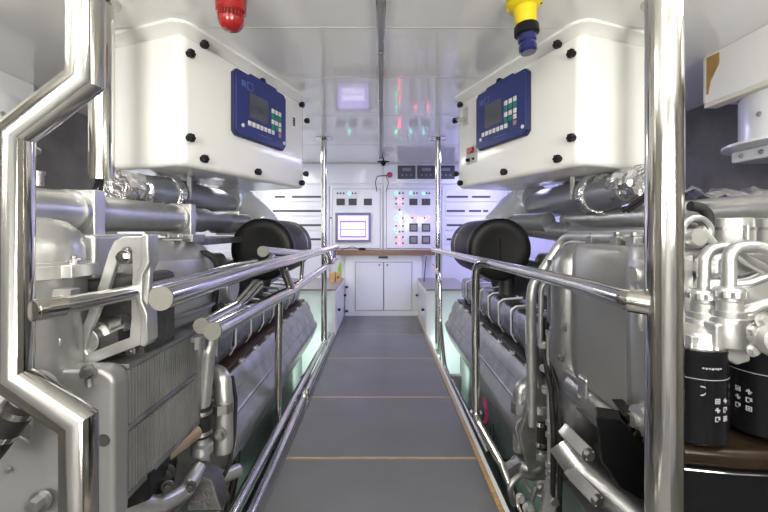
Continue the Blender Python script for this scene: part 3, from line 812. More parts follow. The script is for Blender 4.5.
# charge air pipe with clamps
xp, zp = -.985, 1.160
b = nb('lightpaint'); b.cyl((xp,.70,zp),(xp,1.22,zp),.064,36); b.build('charge_pipe', E)
b = nb('lightpaint'); b.cyl((xp,1.30,zp),(xp,1.82,zp),.063,36); b.build('charge_pipe', E)
b = nb('pipegrey'); b.lathe([(.056,0),(.066,.06),(.066,.20),(.054,.28),(.054,.36),(.062,.42),(.062,.55)], (xp,1.90,zp), (0,1,0), 36); b.build('charge_pipe', E)
b = nb('pipegrey'); b.cyl((xp,2.52,zp),(xp+.05,3.1,zp),.060,36); b.build('charge_pipe', E)
for y in (1.22,1.84,2.46):
    b = nb('lightpaint'); b.box((xp-.076,y,zp-.085),(xp+.076,y+.05,zp+.072)); b.build('pipe_clamp', E, bevel=.006)
    b = nb('silver'); b.lathe([(.071,0),(.071,.10)], (xp,y-.02,zp), (0,1,0), 36); b.build('pipe_seal', E)
nb('silver2').lathe([(.011,0),(.011,.03),(.014,.03),(.014,.04)], P(39,186,1.05)-V((0,0,.0)), (0,0,1), 12).build('plug', E)
b = nb('silver2'); b.box((xp-.2,1.1,zp-.13),(xp+.12,2.7,zp-.095)); b.build('pipe_shelf', E, bevel=.004)
# wavy foil behind stub
# domed coolant housing
c = V((-.915,1.0,0)); R = .130
b = nb('lightpaint'); b.lathe([(R*.93,.70),(R*.93,.98),(R,.995),(R,1.02),(R*.93,1.022),(R*.92,1.06),(R*.80,1.10),(R*.58,1.125),(R*.3,1.135),(0,1.138)], (c.x,c.y,0), (0,0,1), 44)
b.build('thermostat_housing', E)
b = nb('lightpaint'); b.lathe([(R*1.03,.980),(R*1.03,1.015)], (c.x,c.y,0),(0,0,1),44); b.box((c.x+.09,.95,.982),(c.x+.150,1.04,1.015)); b.build('housing_flange', E, bevel=.003)
b = nb('lightpaint'); b.prism([(c.x+.02,c.y-.135,1.015),(c.x+.045,c.y-.135,1.015),(c.x+.03,c.y-.10,1.08)], (.0,.06,0)); b.build('rib', E)
b = nb('silver2')
p = V((c.x+.128,.985,1.015)); b.hexbolt(p,(0,0,1),.010,.012); b.tube([p+V((0,0,.008)),p+V((.02,0,.014))],.004,8); b.lathe([(.006,.01),(.006,.022),(0,.024)],p,(0,0,1),10)
b.build('bolt', E)
b = nb('lightpaint'); b.prism([(c.x+.12,.93,.958),(c.x+.165,.93,.958),(c.x+.150,.93,.90),(c.x+.11,.93,.885)], (0,.03,0)); b.hexbolt((c.x+.138,.93,.93),(0,-1,0),.010,.006); b.build('lug', E, bevel=.003)
# embossed script
b = nb('keyw')
for r_, (w0, n_) in enumerate(((.0,5),(.0,6))):
    for k in range(n_):
        g = math.radians(-62+ k*5.5); rr = R*.935
        pt = V((c.x+math.cos(g)*rr, c.y+math.sin(g)*rr, .915-r_*.014+.003*((k*7)%3-1)))
        b.tube([pt, pt+V((.008,.003,.005 if k%2 else -.004))], .0016, 6)
b.build('embossed_script', E)
# light cross housing
b = nb('lightpaint'); b.box((-1.15,1.06,.965),(-.79,1.34,1.09)); b.build('cross_housing', E, bevel=.012, seg=3)
b = nb('silver'); b.cyl((-1.1,1.16,.94),(-.80,1.16,.94),.045,24); b.build('cross_pipe', E)
# bracket : one flat A-shaped plate with a window
Yb = 1.03
def bp(px, py, dy=0): return P(px,py,Yb+dy)
def ringplate(b, outer, inner, ext):
    e = V(ext); n = len(outer)
    o0 = [b.bm.verts.new(p) for p in outer]; o1 = [b.bm.verts.new(p+e) for p in outer]
    i0 = [b.bm.verts.new(p) for p in inner]; i1 = [b.bm.verts.new(p+e) for p in inner]
    for j in range(n):
        k = (j+1)%n
        b.face([o0[j],o0[k],i0[k],i0[j]]); b.face([o1[j],i1[j],i1[k],o1[k]])
        b.face([o0[j],o1[j],o1[k],o0[k]]); b.face([i0[j],i0[k],i1[k],i1[j]])
outer = [(124,236),(114,241),(108,253),(96,292),(87,314),(79,334),(67,365),(72,373),(100,361),(128,350),(146,343),(149,333),(147,310),(150,275),(149,236)]
inner = [(129,247),(122,249),(118,258),(107,292),(98,312),(89,334),(85,350),(88,354),(103,348),(118,342),(129,338),(131,318),(131,300),(132,275),(132,250)]
b = nb('lightpaint'); ringplate(b, [bp(*q) for q in outer], [bp(*q) for q in inner], (0,.018,0)); b.build('mounting_bracket', E, bevel=.004)
edge = [(144,234),(151,234),(152,262),(146,275),(145,300),(150,312),(151,340),(147,346),(142,344),(144,315),(139,302),(139,272),(144,262)]
b = nb('lightpaint'); b.prism([bp(*q)+V((0,-.014,0)) for q in edge], (0,.05,0)); b.build('bracket_rib', E, bevel=.005)
b = nb('steel'); b.hexbolt(bp(124,257)+V((0,-.002,0)),(0,-1,0),.012,.016); b.build('bolt', E)
b = nb('silver2'); b.cyl(bp(124,257)+V((0,-.001,0)),bp(124,257)+V((0,.06,0)),.020,18); b.build('boss', E)
# details inside the bracket window
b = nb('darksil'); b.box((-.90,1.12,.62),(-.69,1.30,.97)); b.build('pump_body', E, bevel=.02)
b = nb('silver2'); b.lathe([(.05,0),(.05,.05),(.035,.06),(.035,.08)], (-.80,1.12,.80),(0,-1,0),24); b.lathe([(.03,0),(.03,.04)], (-.755,1.12,.70),(0,-1,0),18)
b.hexbolt((-.73,1.12,.75),(0,-1,0),.01,.012); b.hexbolt((-.86,1.12,.73),(0,-1,0),.01,.012); b.build('pump_cover', E, bevel=.003)
# alternator style faceted housing
def loft(b, rings):
    rs = [[b.bm.verts.new(p) for p in r] for r in rings]
    for a, c_ in zip(rs, rs[1:]):
        n = len(a)
        for j in range(n): b.face([a[j],a[(j+1)%n],c_[(j+1)%n],c_[j]])
    b.face(rs[0]); b.face(rs[-1])
def sect(Y, xin, zt, zb, xo=-.95):
    return [V((xin-.05,Y,zb)),V((xin-.008,Y,zb+.035)),V((xin,Y,zb+.06)),V((xin,Y,(zt+zb)/2+.02)),V((xin-.012,Y,zt-.07)),V((xin-.07,Y,zt)),V((xo,Y,zt+.01)),V((xo,Y,zb))]
b = nb('lightpaint'); loft(b, [sect(1.19,-.742,1.065,.735), sect(1.21,-.730,1.072,.725), sect(1.60,-.715,1.055,.715), sect(1.72,-.725,1.035,.725), sect(1.80,-.755,.99,.75)])
b.build('pump_housing', E, bevel=.008, ang=30)
b = nb('lightpaint'); loft(b, [sect(1.17,-.725,1.075,.715), sect(1.195,-.725,1.075,.715)]); b.build('pump_housing_flange', E, bevel=.004)
b = nb('silver'); b.tube([(-.722,1.22,.80),(-.708,1.58,.79),(-.72,1.72,.80)],.009,10); b.build('housing_rib', E)
b = nb('silver2'); b.box((-.86,1.55,1.055),(-.76,1.66,1.085)); b.hexbolt((-.79,1.50,1.07),(0,0,1),.012,.02); b.hexbolt((-.83,1.50,1.07),(0,0,1),.012,.02); b.box((-.84,1.47,1.062),(-.76,1.53,1.07)); b.build('sensor', E, bevel=.003)
nb('rubber').tube([P(202,254,1.62)+V((-.03,0,0)),P(208,253,1.6),P(217,262,1.62),P(218,275,1.63),P(215,300,1.64),P(214,318,1.66)], .013, 12, rad=.05).build('cable', E)
b = nb('lightpaint'); b.cyl((-.86,1.86,.83),(-.71,1.86,.83),.075,28); b.build('pump_end', E, bevel=.01)
b = nb('lightpaint'); b.lathe([(.055,0),(.055,.015),(.03,.02),(.03,.05)], P(197,334,1.42)+V((-.0,0,.0)),(0,0,-1),20); b.build('pipe_flange', E)
# finned cooler
y0, y1_ = 1.03, 1.42
for (z0, z1) in ((.578,.730),(.395,.562)):
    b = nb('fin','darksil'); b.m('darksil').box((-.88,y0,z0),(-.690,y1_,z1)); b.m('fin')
    n = 30
    for k in range(n):
        y = y0+.006+(y1_-y0-.012)*k/(n-1)
        b.box((-.690,y-.0032,z0+.004),(-.676,y+.0032,z1-.004))
    b.build('cooler_core', E)
b = nb('silver2'); b.box((-.885,y0,.728),(-.676,y1_+.01,.742)); b.box((-.885,y0,.563),(-.678,y1_,.577)); b.box((-.885,y0,.380),(-.678,y1_,.394)); b.box((-.885,y1_,.38),(-.676,y1_+.03,.742)); b.build('cooler_frame', E, bevel=.002)
# end tank, rounded plate toward camera
def rrect(x0,z0,x1,z1,r,y,n=6):
    out = []
    for (cx,cz,st) in ((x1-r,z1-r,0),(x0+r,z1-r,90),(x0+r,z0+r,180),(x1-r,z0+r,270)):
        for k in range(n+1):
            g = math.radians(st+90*k/n); out.append(V((cx+r*math.cos(g),y,cz+r*math.sin(g))))
    return out
b = nb('smooth'); b.prism(rrect(-.93,.33,-.672,.752,.045,.965), (0,.062,0)); b.build('cooler_end_tank', E, bevel=.012, seg=3)
b = nb('silver2'); b.hexbolt(P(89,372,.965),(0,-1,0),.014,.016); b.tube([P(89,378,.962),P(90,386,.962)],.010,10); b.build('bolt', E)
b = nb('slot'); b.lathe([(.012,0),(.012,.0015)], P(104,440,.965),(0,-1,0),20); b.m('steel'); b.lathe([(.012,0.0015),(.016,.0015),(.016,0)], P(104,440,.9645),(0,-1,0),20); b.build('drain_hole', E)
# lower front casing left of the post
b = nb('smooth'); b.prism([P(-60,360,.95),P(-10,420,.93),P(28,440,.92),P(34,398,.93),P(66,392,.95),P(66,560,.95),P(-60,560,.95)], (0,.10,0)); b.build('front_casing', E, bevel=.008)
b = nb('silver2'); b.hexbolt(P(42,500,.93),(0,-1,0),.018,.03); b.hexbolt(P(8,470,.93),(0,-1,0),.006,.006); b.build('bolt', E)
nb('lightpaint').tube([P(-60,380,.86),P(0,388,.85),P(22,400,.84)], .045, 20, rad=.03).build('raw_water_pipe', E)
pa, pb_ = P(26,398,.84), P(-16,452,.84)
nb('rubber').cyl(pa, pb_, .036, 28).build('rubber_hose', E)
d = (pb_-pa).normalized()
b = nb('steel'); b.cyl(pa+d*.012, pa+d*.028, .039, 28); b.cyl(pa+d*.075, pa+d*.09, .039, 28); b.build('hose_clamp', E)
nb('lightpaint').cyl(pa-d*.05, pa+d*.006, .033, 24).build('pipe_stub', E)
# casting below housing
b = nb('silver'); b.prism([P(-70,330,1.0),P(62,322,1.0),P(70,345,1.0),P(64,372,1.0),P(90,380,1.0),P(60,400,1.0),P(-70,400,1.0)], (0,.10,0)); b.build('front_casting', E, bevel=.01)
b = nb('silver'); b.lathe([(.030,0),(.030,.03),(.020,.04),(.020,.055)], P(54,342,1.0),(0,-1,0),18); b.hexbolt(P(54,342,.96),(0,-1,0),.013,.014); b.lathe([(.026,0),(.026,.02)], P(43,352,1.0),(0,-1,0),18); b.box(tuple(P(30,372,1.0)-V((0,.03,0))), tuple(P(62,360,1.0))); b.build('boss', E, bevel=.003)
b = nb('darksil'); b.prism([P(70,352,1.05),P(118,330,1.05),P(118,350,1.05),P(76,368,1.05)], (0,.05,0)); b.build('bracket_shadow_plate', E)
b = nb('silver2'); b.cyl(P(92,330,1.10),P(126,322,1.10),.022,16); b.cyl(P(95,340,1.08),P(128,326,1.08),.012,12); b.box((-.84,1.05,.66),(-.72,1.12,.72)); b.build('linkage', E)

# ---- right engine
s = 1
E, X, bx = engine(1)
# smooth cover, face along the walkway
def ysect(x, y0, y1, z0, z1, r, n=6):
    out = []
    for (cy,cz,st) in ((y1-r,z1-r,0),(y0+r,z1-r,90),(y0+r,z0+r,180),(y1-r,z0+r,270)):
        for k in range(n+1):
            g = math.radians(st+90*k/n); out.append(V((x,cy+r*math.cos(g),cz+r*math.sin(g))))
    return out
b = nb('smooth'); loft(b, [ysect(.72,1.085,1.42,.555,1.055,.05), ysect(.708,1.09,1.415,.56,1.05,.05), ysect(.700,1.10,1.405,.57,1.04,.045)])
v = ysect(1.2,1.085,1.42,.555,1.055,.05); loft(b, [ysect(.72,1.085,1.42,.555,1.055,.05), v]); b.build('cooler_cover', E, ang=50)
b = nb('lightpaint'); loft(b, [ysect(.705,.985,1.095,.50,1.065,.03), ysect(.694,.995,1.088,.51,1.055,.03)]); loft(b, [ysect(.80,.985,1.095,.50,1.065,.03), ysect(.705,.985,1.095,.50,1.065,.03)])
b.build('cover_flange', E, ang=50)
b = nb('lightpaint'); b.lathe([(.040,0),(.040,.02),(.022,.024),(.022,.034)], (.697,1.015,.985),(-1,0,0),24); b.lathe([(.038,0),(.038,.02),(.018,.024),(.018,.036)], (.697,1.015,.60),(-1,0,0),24); b.tube([(.682,1.012,.96),(.682,1.012,.86),(.69,1.012,.84)],.010,12)
b.build('boss', E)
# riser column beside the cover
def oval(x, y, z, rx, ry, n=20): return [V((x+rx*math.cos(2*math.pi*k/n), y+ry*math.sin(2*math.pi*k/n), z)) for k in range(n)]
b = nb('silver'); loft(b, [oval(.80,1.52,.30,.085,.07), oval(.79,1.51,.50,.085,.07), oval(.76,1.52,.60,.09,.08), oval(.725,1.50,.66,.06,.07), oval(.72,1.49,.70,.055,.065), oval(.72,1.49,.90,.055,.065), oval(.735,1.49,.98,.06,.07), oval(.77,1.49,1.03,.07,.07), oval(.83,1.49,1.05,.08,.07)])
b.build('riser_casting', E, ang=60)
b = nb('silver'); b.cyl((.82,1.62,.35),(.82,1.62,1.0),.08,24); b.cyl((.73,1.60,.72),(.73,1.60,.98),.035,16); b.build('riser_pipe', E)
b = nb('silver'); b.box((.70,1.36,.46),(.90,1.50,.58)); b.box((.69,1.30,.50),(.80,1.36,.60)); b.build('riser_foot', E, bevel=.015, seg=3)
b = nb('silver2')
for p in ((.69,1.46,.62),(.69,1.44,.74),(.70,1.34,.52),(.66,1.47,.92)): b.hexbolt(p,(-1,0,0),.012,.018)
b.build('bolt', E)
b = nb('silver'); b.tube([P(562,442,1.42), P(582,470,1.36), P(640,520,1.20), P(690,560,1.1)], .055, 24, rad=.15); b.build('lower_pipe', E)
b = nb('silver'); b.tube([P(575,385,1.45), P(600,405,1.3), P(650,440,1.15)], .05, 24, rad=.1); b.box((.74,1.1,.42),(.98,1.5,.56)); b.build('lower_casting', E, bevel=.01)
# mounting straps
for (a, c_) in (((566,432),(591,457)), ((572,474),(600,503))):
    p0, p1 = P(*a,1.32), P(*c_,1.22)
    d = (p1-p0).normalized(); n1 = V((0,-1,0)).cross(d).normalized()
    b = nb('lightpaint'); b.prism([p0-n1*.022,p1-n1*.022,p1+n1*.022,p0+n1*.022], (0,.035,0)); b.build('mounting_strap', E, bevel=.004)
    b = nb('silver2'); b.hexbolt(p1-d*.012+V((0,-.001,0)),(0,-1,0),.014,.016); b.build('strap_bolt', E)
# black guard plate
b = nb('black'); b.prism([P(596,416,1.0),P(622,420,1.0),P(646,446,1.0),P(668,500,1.0),P(640,500,1.0),P(620,488,1.0),P(601,462,1.0)], (.03,.06,0)); b.build('guard_plate', E, bevel=.006)
b = nb('brownsheen'); b.prism([P(622,415,1.02),P(700,415,1.02),P(700,520,1.02),P(660,520,1.02),P(646,446,1.02)], (.03,.10,0)); b.lathe([(.014,0),(.014,.012)], P(636,434,1.01),(0,-1,0),12); b.build('guard_back', E, bevel=.004)
# white pipe frame: vertical, bend, along the top
YA = 1.66
nb('lightpaint').tube([P(532,425,1.70), P(531,300,1.66), P(533,285,1.66), P(566,236,1.62), P(592,237,1.40), P(700,237,.95)], .0215, 20, rad=.07).build('white_pipe', E)
nb('lightpaint').tube([P(540,345,1.60), P(541,290,1.60), P(566,242,1.56), P(590,243,1.42), P(680,244,1.02)], .010, 14, rad=.06).build('thin_white_pipe', E)
b = nb('silver2')
for (px,py,Y) in ((592,240,1.38),(617,240,1.22),(634,241,1.13)):
    p = P(px,py,Y); b.box((p.x-.014,Y-.02,p.z-.02),(p.x+.014,Y+.02,p.z+.012)); b.hexbolt(p+V((0,0,.012)),(0,0,1),.009,.014)
b.build('pipe_clip', E, bevel=.002)
b = nb('lightpaint'); b.tube([(.84,1.55,1.06),(.86,1.2,1.07),(.95,1.1,1.07)],.008,8,rad=.05); b.tube([(.90,1.6,1.06),(.90,1.2,1.065),(.93,1.0,1.065)],.012,8); b.build('fuel_line', E)
nb('ycable').tube([(1.02,1.7,1.08),(1.0,1.45,1.10),(1.08,1.2,1.08)],.006,8,rad=.1).build('yellow_cable', E)
Y = 1.72
nb('silver').tube([P(531,345,Y), P(536,375,Y), P(540,395,Y), P(540,422,Y)], .030, 20, rad=.08).build('coolant_pipe', E)
nb('rubber').cyl(P(540,418,Y), P(540,446,Y), .040, 24).build('rubber_coupler', E)
b = nb('steel'); b.cyl(P(540,419,Y), P(540,423,Y), .0435, 24); b.cyl(P(540,439,Y), P(540,443,Y), .0435, 24); b.build('hose_clamp', E)
nb('silver').tube([P(540,443,Y), P(540,466,Y), P(528,470,Y), P(514,462,Y+.06)], .034, 20, rad=.06).build('coolant_pipe', E)
b = nb('lightpaint'); b.cyl(P(539,404,Y),P(539,411,Y),.042,24); b.cyl(P(540,450,Y),P(540,456,Y),.042,24); b.build('pipe_collar', E)
nb('silver').tube([P(538,383,1.80), P(520,386,1.80), P(521,420,1.78), P(520,450,1.78)], .034, 20, rad=.09).build('coolant_elbow', E)
b = nb('silver2'); b.cyl(P(520,402,1.77), P(520,412,1.77), .042, 8); b.hexbolt(P(524,432,1.73), (0,-1,0), .014, .02); b.build('union_nut', E)
b = nb('lightpaint'); b.cyl(P(548,335,1.58), P(550,492,1.58), .0085, 12)
for py in (330,420,432,462,470,486): b.cyl(P(549,py,1.58), P(549,py+5,1.58), .014, 6)
b.build('hydraulic_line', E)
for k, px in enumerate((554,561)):
    nb('rubber').tube([P(543+3*k,318,1.66), P(543+4*k,350,1.6), P(px-3,390,1.55), P(px,440,1.5), P(px-2,520,1.5), P(px-2,620,1.5)], .010, 12, rad=.15).build('black_hose', E)
b = nb('silver2'); 
for (px,py) in ((543,345),(544,368),(551,352),(546,390)): b.hexbolt(P(px,py,1.60),(-.6,-1,0),.012,.016)
b.build('bolt', E)
# clutter at the bottom
b = nb('silver2'); b.tube([P(514,505,1.60),P(508,486,1.60),P(522,474,1.62),P(534,478,1.62)],.012,10,rad=.05)
b.tube([P(530,505,1.58),P(538,482,1.58),P(552,484,1.56)],.010,10,rad=.04)
b.tube([P(524,480,1.66),P(530,492,1.62),P(542,496,1.6)],.009,10,rad=.03)
b.hexbolt(P(528,508,1.55),(0,-1,.5),.016,.03); b.hexbolt(P(520,498,1.55),(0,-1,.5),.012,.03); b.hexbolt(P(553,500,1.5),(0,-1,0),.018,.02); b.hexbolt(P(541,488,1.56),(0,-1,.2),.014,.02)
b.prism([P(548,480,1.52),P(560,476,1.52),P(552,530,1.45),P(538,530,1.45)],(0,.02,0)); b.prism([P(508,470,1.72),P(520,462,1.72),P(524,468,1.72),P(510,484,1.72)],(0,.05,0))
b.build('pipe_fitting', E)
b = nb('lightpaint'); b.tube([P(572,455,1.36),P(570,470,1.36),P(578,482,1.34)],.014,12,rad=.04); b.build('hose_end', E)
nb('rubber').tube([P(492,424,2.0),P(492,445,1.95),P(500,458,1.85),P(512,460,1.8)],.011,10,rad=.1).build('black_hose', E)
# top deck right of the post
b = nb('silver'); b.prism([(.80,.93,.98),(.80,.93,1.04),(.90,.93,1.062),(1.5,.93,1.062),(1.5,.93,.98)], (0,.15,0)); b.build('front_top_cover', E, bevel=.02, seg=3)
b = nb('lightpaint'); b.lathe([(.09,0),(.085,.02),(.075,.04),(.05,.05),(0,.055)], (.885,.985,.945),(-.2,-1,.2),32); b.build('domed_cover', E)
b = nb('darksil'); b.box((.78,1.0,.35),(1.5,1.08,1.0)); b.build('front_plate', E)  # dark backing added for the shade between the pipes and filter heads
# charge pipe and inlets
nb('lightpaint').cyl((1.30,.6,1.165),(1.12,2.3,1.165),.055,32).build('charge_pipe', E)
nb('pipegrey').tube([P(517,226,2.55), P(560,232,2.30), P(600,235,2.05), P(646,232,1.75),P(700,222,1.5)], .058, 32, rad=.25).build('charge_pipe', E)
nb('silver').lathe([(.066,0),(.066,.03)], P(575,232.5,2.20), (-.6,1,0), 28).build('pipe_joint', E)
for (px, Y) in ((729,1.02),(776,1.02)):
    c = P(px,252,Y); 
    b = nb('lightpaint'); b.lathe([(.040,-.01),(.044,.0),(.052,.035),(.052,.062),(.050,.064),(.050,.088),(.046,.09),(.044,.06)], c, (0,0,1), 28); o = b.build('inlet_cup', E)
    b = nb('silver2'); b.lathe([(.054,.058),(.054,.066)], c, (0,0,1), 28); b.cyl(c+V((-.005,-.056,.035)),c+V((-.005,-.056,.07)),.006,10); b.build('cup_clamp', o)
b = nb('lightpaint'); b.prism([P(706,247,1.0),P(800,240,1.0),P(800,262,1.0),P(760,264,1.0),P(735,254,1.0),P(715,256,1.0)], (0,.10,0)); b.build('inlet_manifold', E, bevel=.008)
# hoses at left of cups
nb('rubber').tube([P(690,206,1.0),P(704,208,1.0),P(710,220,1.0),P(706,236,1.0)],.013,12,rad=.05).build('black_hose', E)
b = nb('silver2'); 
for rr_, oy in ((.036,0),(.026,.02)):
    cc = P(696,232,.98); pts = [cc+V((math.cos(g)*rr_, oy, math.sin(g)*rr_)) for g in [k*math.pi/10 for k in range(20)]]
    b.tube(pts, .009, 10, closed=True)
b.build('braided_loop', E)
b = nb('lightpaint'); b.tube([P(700,228,.96),P(710,240,.96),P(722,254,.96)],.010,10,rad=.03); b.build('fuel_line', E)
# filter heads with pipes
for i, (px, Y, x0) in enumerate(((703,.88,0),(729,.84,0))):
    c = P(px,340,Y)
    b = nb('lightpaint'); b.lathe([(.038,-.0),(.039,.02),(.036,.05),(.034,.06),(.030,.062),(.030,.075)], c+V((0,0,-.01)), (0,0,1), 28)
    if i == 0: b.lathe([(.052,-.02),(.054,.0),(.050,.025),(.03,.04)], c+V((-.01,0,.0)), (0,0,1), 28)
    b.build('filter_head', E)
    zc = c.z+.065
    b = nb('lightpaint'); b.lathe([(.024,0),(.024,.020),(.021,.022),(.021,.028),(.030,.030),(.030,.042),(.027,.050),(.018,.052)], (c.x,c.y,zc), (0,0,1), 24)
    b.build('union', E)
    b = nb('silver'); 
    for k in range(12):
        g = k*math.pi/6; b.box((c.x+math.cos(g)*.0298-.003,c.y+math.sin(g)*.0298-.003,zc+.031),(c.x+math.cos(g)*.0298+.003,c.y+math.sin(g)*.0298+.003,zc+.043))
    b.build('union_grip', E)
    zt = 1.065 if i == 0 else 1.062
    if i == 0: pts = [(c.x,c.y,zc+.05),(c.x+.003,c.y,1.055),(c.x+.06,c.y+.0,1.065),(c.x+.12,c.y+.02,1.03),(c.x+.19,c.y+.03,1.0),(c.x+.14,c.y+.04,.975),(c.x+.10,c.y+.06,.97)]
    else: pts = [(c.x,c.y,zc+.05),(c.x,c.y,1.062),(c.x+.055,c.y,1.066),(c.x+.12,c.y-.01,1.05),(c.x+.20,c.y-.03,1.02)]
    nb('lightpaint').tube(pts, .0125 if i == 0 else .0135, 18, rad=.045).build('oil_pipe', E)
c = P(733,340,.80)
b = nb('lightpaint'); b.prism([P(716,324,.82),P(746,324,.82),P(752,362,.82),P(738,366,.82),P(722,356,.82),P(716,352,.82)], (0,.10,0)); b.build('filter_bridge', E, bevel=.006)
b = nb('lightpaint'); b.lathe([(.036,0),(.036,.03),(.028,.04),(.012,.042)], P(768,336,.78), (-.3,-1,0), 22); b.hexbolt(P(752,330,.775),(0,-1,0),.009,.010); b.hexbolt(P(752,350,.775),(0,-1,0),.009,.010); b.hexbolt(P(762,322,.77),(0,-1,.3),.011,.012)
b.build('side_cap', E)
b = nb('lightpaint'); b.box(tuple(P(684,346,.86)-V((0,.02,0))), tuple(P(720,334,.86)+V((0,.10,0)))); b.m('rust'); b.box(tuple(P(683,349,.86)-V((0,.03,0))), tuple(P(724,346.5,.86)+V((0,.05,0)))); b.build('filter_base', E, bevel=.003)
# corrugated hose
p0, p1 = P(736,262,.98), P(774,345,.90); d = (p1-p0)
b = nb('lightpaint'); L_ = d.length; prof = [((.019 if k%2 else .013), L_*k/44) for k in range(45)]; b.lathe(prof, p0, d, 20); b.build('corrugated_hose', E)
nb('lightpaint').tube([P(775,300,.88),P(745,312,.88),P(730,312,.92)],.013,14,rad=.03).build('oil_pipe', E)
nb('pipegrey').tube([P(780,286,.95),P(760,292,.95),P(738,300,.95)],.012,14,rad=.03).build('oil_pipe', E)
# black oil filters
def icons(f, c, r, z0, g0):
    b = nb('print')
    for col_ in range(2):
        for row in range(3):
            gc = g0+col_*.30; zc = z0-row*.019; sz = .0055
            def q(da, dz): 
                g = gc+da/r; return V((c.x+math.cos(g)*r*1.004, c.y+math.sin(g)*r*1.004, zc+dz))
            def bar(a0,z0_,a1,z1_): b.prism([q(a0,z0_),q(a1,z0_),q(a1,z1_),q(a0,z1_)], (math.cos(gc)*.0006,math.sin(gc)*.0006,0))
            if (row+col_)%3 == 1: bar(-sz,-.0012,sz,.0012); bar(-.0012,-sz,.0012,sz); bar(-sz*.7,.002,-.002,sz*.8); bar(.002,-sz*.8,sz*.7,-.002)
            elif (row+col_)%3 == 0: bar(-sz,-sz,sz,-sz+.002); bar(-sz,sz-.002,sz,sz); bar(-sz,-sz,-sz+.002,sz); bar(sz-.002,-sz,sz,sz); bar(-sz*.4,-.002,sz*.4,.002)
            else: bar(-sz,-sz,sz*.2,-sz+.002); bar(-sz,-sz,-sz+.002,sz); bar(-sz,sz-.002,sz,sz); bar(sz*.3,-sz*.3,sz,.003)
    b.build('pictograms', f)
for i, (px, Y, r) in enumerate(((692,.875,.064),(764,.89,.070))):
    c = P(px,0,Y); zt, zb = (.845,.640) if i == 0 else (.845,.640)
    c = V((c.x,Y,0))
    f = nb('black').lathe([(r*.9,zb),(r,zb+.008),(r,zt-.010),(r*1.015,zt-.006),(r*1.0,zt)], c, (0,0,1), 48).build('oil_filter', E)
    b = nb('print'); b.lathe([(r*1.002,zt-.062),(r*1.003,zt-.0605)], c, (0,0,1), 48); b.build('printed_line', f)
    icons(f, c, r, zb+.100, math.radians(-88 if i==0 else -172))
    if i == 0:
        b = nb('print')
        for k in range(7):
            g = math.radians(-112+5*k); b.box((c.x+math.cos(g)*r*1.003-.002,c.y+math.sin(g)*r*1.003-.0005,zt-.038-(k%2)*.001),(c.x+math.cos(g)*r*1.003+.002,c.y+math.sin(g)*r*1.003+.0005,zt-.035))
        g = math.radians(-112); q = V((c.x+math.cos(g)*r*1.004,c.y+math.sin(g)*r*1.004,zt-.085))
        b.tube([q+V((-.006,0,.01)),q+V((.004,0,.008)),q+V((.006,0,0)),q+V((.002,0,-.008)),q+V((-.006,0,-.009))],.0013,6,rad=.004); b.build('printed_text', f)
    b = nb('steel'); b.lathe([(r*1.018,zt-.001),(r*1.018,zt+.003)], c, (0,0,1), 48); b.build('rim', f)
# black pulley / drum under filters
tp = [(.60,.86),(.66,.835),(.75,.818),(.88,.808),(1.05,.815),(1.25,.84),(1.45,.90),(1.45,1.25),(.88,1.25)]
b = nb('brownsheen'); b.prism([(x,y,.585) for x,y in tp], (0,0,.045)); b.build('oil_tray', E, bevel=.018, seg=3)
b = nb('steel'); b.tube([(x,y-.001,.583) for x,y in tp[:7]], .0022, 8); b.build('tray_rim', E)
b = nb('black'); b.prism([(x,y+.012,.10) for x,y in tp], (0,0,.482)); b.build('lower_housing', E, bevel=.01)

